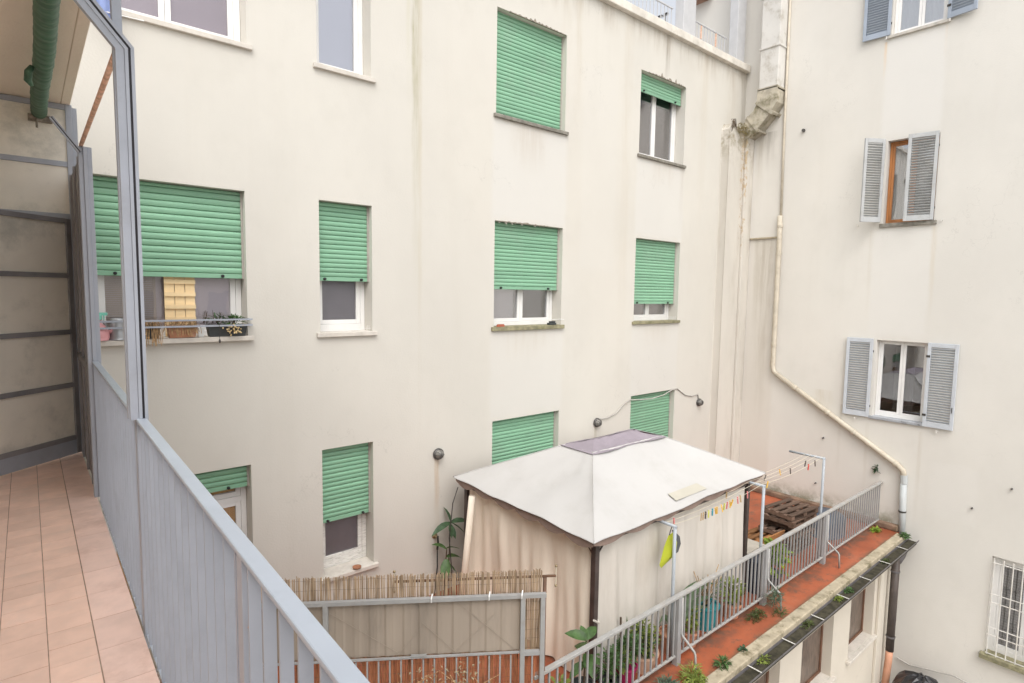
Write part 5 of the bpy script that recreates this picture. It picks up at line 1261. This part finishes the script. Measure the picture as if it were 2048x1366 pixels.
def tile_mesh(w, l, mat): return MB().box(0.0016, w - .0016, 0.0012, l - .0012, 0, 0.0085).mesh('floor_tile', mat)
TW, TL, EL = 0.157, 0.145, 0.28
ti, te = tile_mesh(TW, TL, 'tile_terracotta'), tile_mesh(0.163, EL, 'tile_edge')
for cidx in range(9):
    x0 = 0.164 - TW * (cidx + 1); off = (0.07 if cidx % 2 else 0.0)
    for k in range(56):
        y = -1.55 + k * TL + off * 0.4
        if y + TL > 6.48: break
        o = inst(ti, 'floor_tile', bf, (x0, y, -1.5085 + rng.uniform(-.0006, .0006)))
for k in range(29):
    y = -1.38 + k * EL
    if y + EL > 6.49: break
    inst(te, 'floor_tile', bf, (0.1655, y, -1.508 + rng.uniform(-.0005, .0005)))
# balcony railing
br = thing('balcony_railing', 'blue grey steel balcony railing with flat bars beside the viewer', 'railing', (0.355, 2, -1.5))
zr = lambda y: -0.523 - (4.95 - y) * 0.0149          # the rail falls slightly towards the viewer
def rail(y0, y1, x0, x1, t0, t1):
    return MB().add([(x, y, zr(y) + t) for y in (y0, y1) for x, t in ((x0, t0), (x1, t0), (x1, t1), (x0, t1))], [(0, 3, 2, 1), (4, 5, 6, 7), (0, 1, 5, 4), (1, 2, 6, 5), (2, 3, 7, 6), (3, 0, 4, 7)])
rail(-1.5, 4.95, 0.333, 0.371, -0.013, 0.0).build('handrail', 'steel_rail_top', br, bevel=0.003)
MB().box(0.340, 0.368, -1.5, 4.95, -1.535, -1.522).build('bottom_rail', 'steel_rail_top', br)
me = MB().box(0.0, 0.026, -0.003, 0.003, 0, 1.0).mesh('baluster', 'steel_bluegrey')
for k in range(63):
    y = -1.33 + k * 0.1
    inst(me, 'baluster', br, (0.3375, y, -1.5225)).scale.z = zr(y) - 0.0135 + 1.5225
me = MB().box(0.0, 0.034, -0.02, 0.02, 0, 1.0).mesh('post', 'steel_bluegrey')
for y in (-0.3, 1.33, 2.90): inst(me, 'post', br, (0.336, y, -1.594)).scale.z = zr(y) - 0.0135 + 1.594
me = MB().lathe((0, 0, 0), [(0.006, 0), (0.007, -.003), (0.004, -.006)], 8, 'Y').mesh('bolt', 'rusty_iron')
for y in (1.33, 2.90):
    for z in (-0.75, -1.30): inst(me, 'bolt', br, (0.352, y - 0.0205, z))
# screen frame standing on the railing: two posts, bent frames, rusty tie bar, side panel
sf = thing('screen_frame', 'grey steel screen frame with bent posts and a rusty tie bar standing on the railing', 'frame', (0.35, 4, -1.5))
MB().box(0.309, 0.344, 2.875, 2.915, -0.559, 1.50).build('post', 'steel_bluegrey', sf, bevel=0.003)
def bent(y0, y1, x, zk, xs, zend, zb, off0, off1, mat):
    """flat bent profile between offsets off0..off1 measured outwards from the bend line"""
    d2 = Vector((-(x - xs), zend - zk)).normalized(); n1 = Vector((1, 0)); n2 = Vector((d2.y, -d2.x)); mid = (n1 + n2).normalized(); kk = 1 / max(.3, mid.dot(n1))
    def pt(o, where):
        if where == 0: return (x + o, zb)
        if where == 1: return (x + mid.x * o * kk, zk + mid.y * o * kk)
        return (xs + n2.x * o, zend + n2.y * o)
    poly = [pt(off0, 0), pt(off0, 1), pt(off0, 2), pt(off1, 2), pt(off1, 1), pt(off1, 0)]
    m = MB()
    for q in ((0, 1, 4, 5), (1, 2, 3, 4)):
        m.prism([poly[i] for i in q], lambda a, b, k: (a, (y0, y1)[k], b))
    return m
bent(2.835, 2.872, 0.355, 0.95, 0.355 - .50, 1.55, -0.56, -0.012, 0.0, 'x').build('bent_frame', 'steel_bluegrey', sf)
bent(2.842, 2.868, 0.355, 0.95, 0.355 - .50, 1.55, -0.60, 0.0005, 0.0085, 'x').build('gasket', 'black_gasket', sf)
bent(2.835, 2.872, 0.355, 0.95, 0.355 - .50, 1.55, -0.62, 0.009, 0.021, 'x').build('bent_frame', 'steel_bluegrey', sf)
bent(2.84, 2.87, 0.335, 0.95, 0.335 - .50, 1.55, -0.557, -0.022, 0.007, 'x').build('bent_backing', 'steel_bluegrey', sf)
MB().tube([(0.336, 2.90, 0.99), (0.331, 4.98, 0.955)], 0.013, 8).build('tie_bar', 'rusty_iron', sf, smooth=True)
for (x0, x1, y0) in ((0.312, 0.338, 4.965), (0.3385, 0.362, 4.955), (0.3625, 0.388, 4.965)):
    MB().box(x0, x1, y0, 5.02, -1.5, 0.945).build('post', 'steel_bluegrey', sf, bevel=0.002)
for o0, o1, mt, n_ in ((-0.008, 0.0, 'steel_bluegrey', 'bent_arm'), (0.0005, 0.007, 'black_gasket', 'gasket'), (0.0075, 0.015, 'steel_bluegrey', 'bent_arm')):
    d2 = Vector((-0.145, 0.20)); n2 = Vector((d2.y, -d2.x)).normalized()
    a = Vector((0.318, 0.90)); b = a + d2
    MB().prism([tuple(a + n2 * o0), tuple(b + n2 * o0), tuple(b + n2 * o1), tuple(a + n2 * o1)], lambda p, q, k: (p, (4.93, 4.96)[k], q)).build(n_, mt, sf)
sp_ = MB().box(0.338, 0.344, 5.021, 6.37, -1.49, 0.93).build('side_panel', 'steel_dark', sf)
for y in (5.3, 5.75, 6.2): MB().box(0.322, 0.3375, y - .02, y + .02, -1.49, 0.93).build('rib', 'steel_dark', sp_)
MB().box(0.322, 0.3375, 5.03, 6.37, -0.62, -0.57).build('rib', 'steel_dark', sp_)
# partition across the end of the balcony
pt = thing('balcony_partition', 'grey framed partition with frosted panes and an ajar door closing the end of the balcony', 'partition', (-0.3, 6.4, -1.5))
MB().box(0.325, 0.372, 6.38, 6.43, -1.5, 1.55).build('post', 'steel_bluegrey', pt, bevel=0.003)
MB().box(0.373, 0.405, 6.39, 6.42, -1.5, 1.53).build('post', 'steel_bluegrey', pt)
for z in (1.525, 1.045, 0.60): MB().box(-1.19, 0.3245, 6.385, 6.425, z - .022, z + .022).build('transom_bar', 'steel_bluegrey', pt, bevel=0.003)
for (z0, z1) in ((1.0675, 1.5025), (0.6225, 1.0225)): MB().box(-1.19, 0.324, 6.40, 6.408, z0, z1).build('pane', 'frosted_glass', pt)
hx, hy = 0.312, 6.37; dd = Vector((-0.76, -0.65, 0)).normalized(); dn_ = Vector((-dd.y, dd.x, 0))
def DP(s_, d, z): p = Vector((hx, hy, 0)) + dd * s_ + dn_ * d; return (p.x, p.y, z)
def dbox(m, s0, s1, d0, d1, z0, z1):
    vs = [DP(s, d, z) for z in (z0, z1) for s, d in ((s0, d0), (s1, d0), (s1, d1), (s0, d1))]
    return m.add(vs, [(0, 3, 2, 1), (4, 5, 6, 7), (0, 1, 5, 4), (1, 2, 6, 5), (2, 3, 7, 6), (3, 0, 4, 7)])
DWd = 0.86
m = MB()
dbox(m, 0.0, 0.045, -.02, .02, -1.48, 0.575); dbox(m, DWd - .045, DWd, -.02, .02, -1.48, 0.575)
lf = m.build('door', 'steel_dark', pt, bevel=0.003)
for z in (0.555, 0.088, -0.40, -0.865, -1.335): dbox(MB(), 0.046, DWd - .046, -.019, .019, z - .02, z + .02).build('glazing_bar', 'steel_dark', lf)
for (z0, z1) in ((0.1085, 0.5345), (-0.3795, 0.0675), (-0.8445, -0.4205), (-1.3145, -0.8855)): dbox(MB(), 0.045, DWd - .045, -.004, .004, z0, z1).build('pane', 'frosted_glass', lf)
dbox(MB(), 0.046, DWd - .046, -.017, .017, -1.48, -1.3555).build('kick_plate', 'steel_bluegrey', lf)
for z in (0.36, -0.42, -1.3): MB().tube([DP(-.012, -.02, z - .06), DP(-.012, -.02, z + .06)], 0.012, 8).build('hinge', 'steel_dark', lf)
# green taped pipe under the ceiling
gp = thing('wrapped_pipe', 'pipe wrapped in dark green tape running under the balcony ceiling', 'pipe', (0.04, 3, 1.4))
m = MB(); pts = []; rs = []
n = 150
for i in range(n + 1):
    q = i / n; y = 2.3 + 4.08 * q
    pts.append((0.148 + .004 * math.sin(y * 3), y, 1.44 + .003 * math.sin(y * 5))); rs.append(0.052 + 0.004 * ((i * 0.37) % 1.0) + 0.002 * math.sin(i * 1.7))
m.tube(pts, rs, 18).build('pipe_body', 'green_tape', gp, smooth=True)
MB().tube([(.095, 5.0, 1.42), (.075, 5.0, 1.38), (.07, 5.02, 1.33), (.09, 5.03, 1.30)], [.014, .022, .022, .01], 8).build('loose_tape', 'green_tape', gp, smooth=True)
MB().box(0.075, 0.235, 6.355, 6.384, 1.365, 1.42).tube([(.13, 6.34, 1.40), (.13, 6.34, 1.31)], .008, 6).build('bracket', 'broken_plaster', gp)
# building closing the courtyard behind the viewer (seen only in reflections; set low and far to even the light)
Rr = thing('apartment_building', 'unseen plain plastered building behind the viewer, low and set back to even the light', 'building', (6, -20, -7.5))
MB().add([(-1.2, -20, -7.5), (12.73, -20, -7.5), (12.73, -20, 1.6), (-1.2, -20, 1.6)], [(0, 1, 2, 3)]).build('wall', 'plaster_bounce', Rr)
for x in (1.0, 4.5, 8.0, 11.0):
    for z in (-4.4, -1.0): MB().box(x - .5, x + .5, -19.995, -19.94, z - .8, z + .8).build('window', 'louvre_bluegrey', Rr)
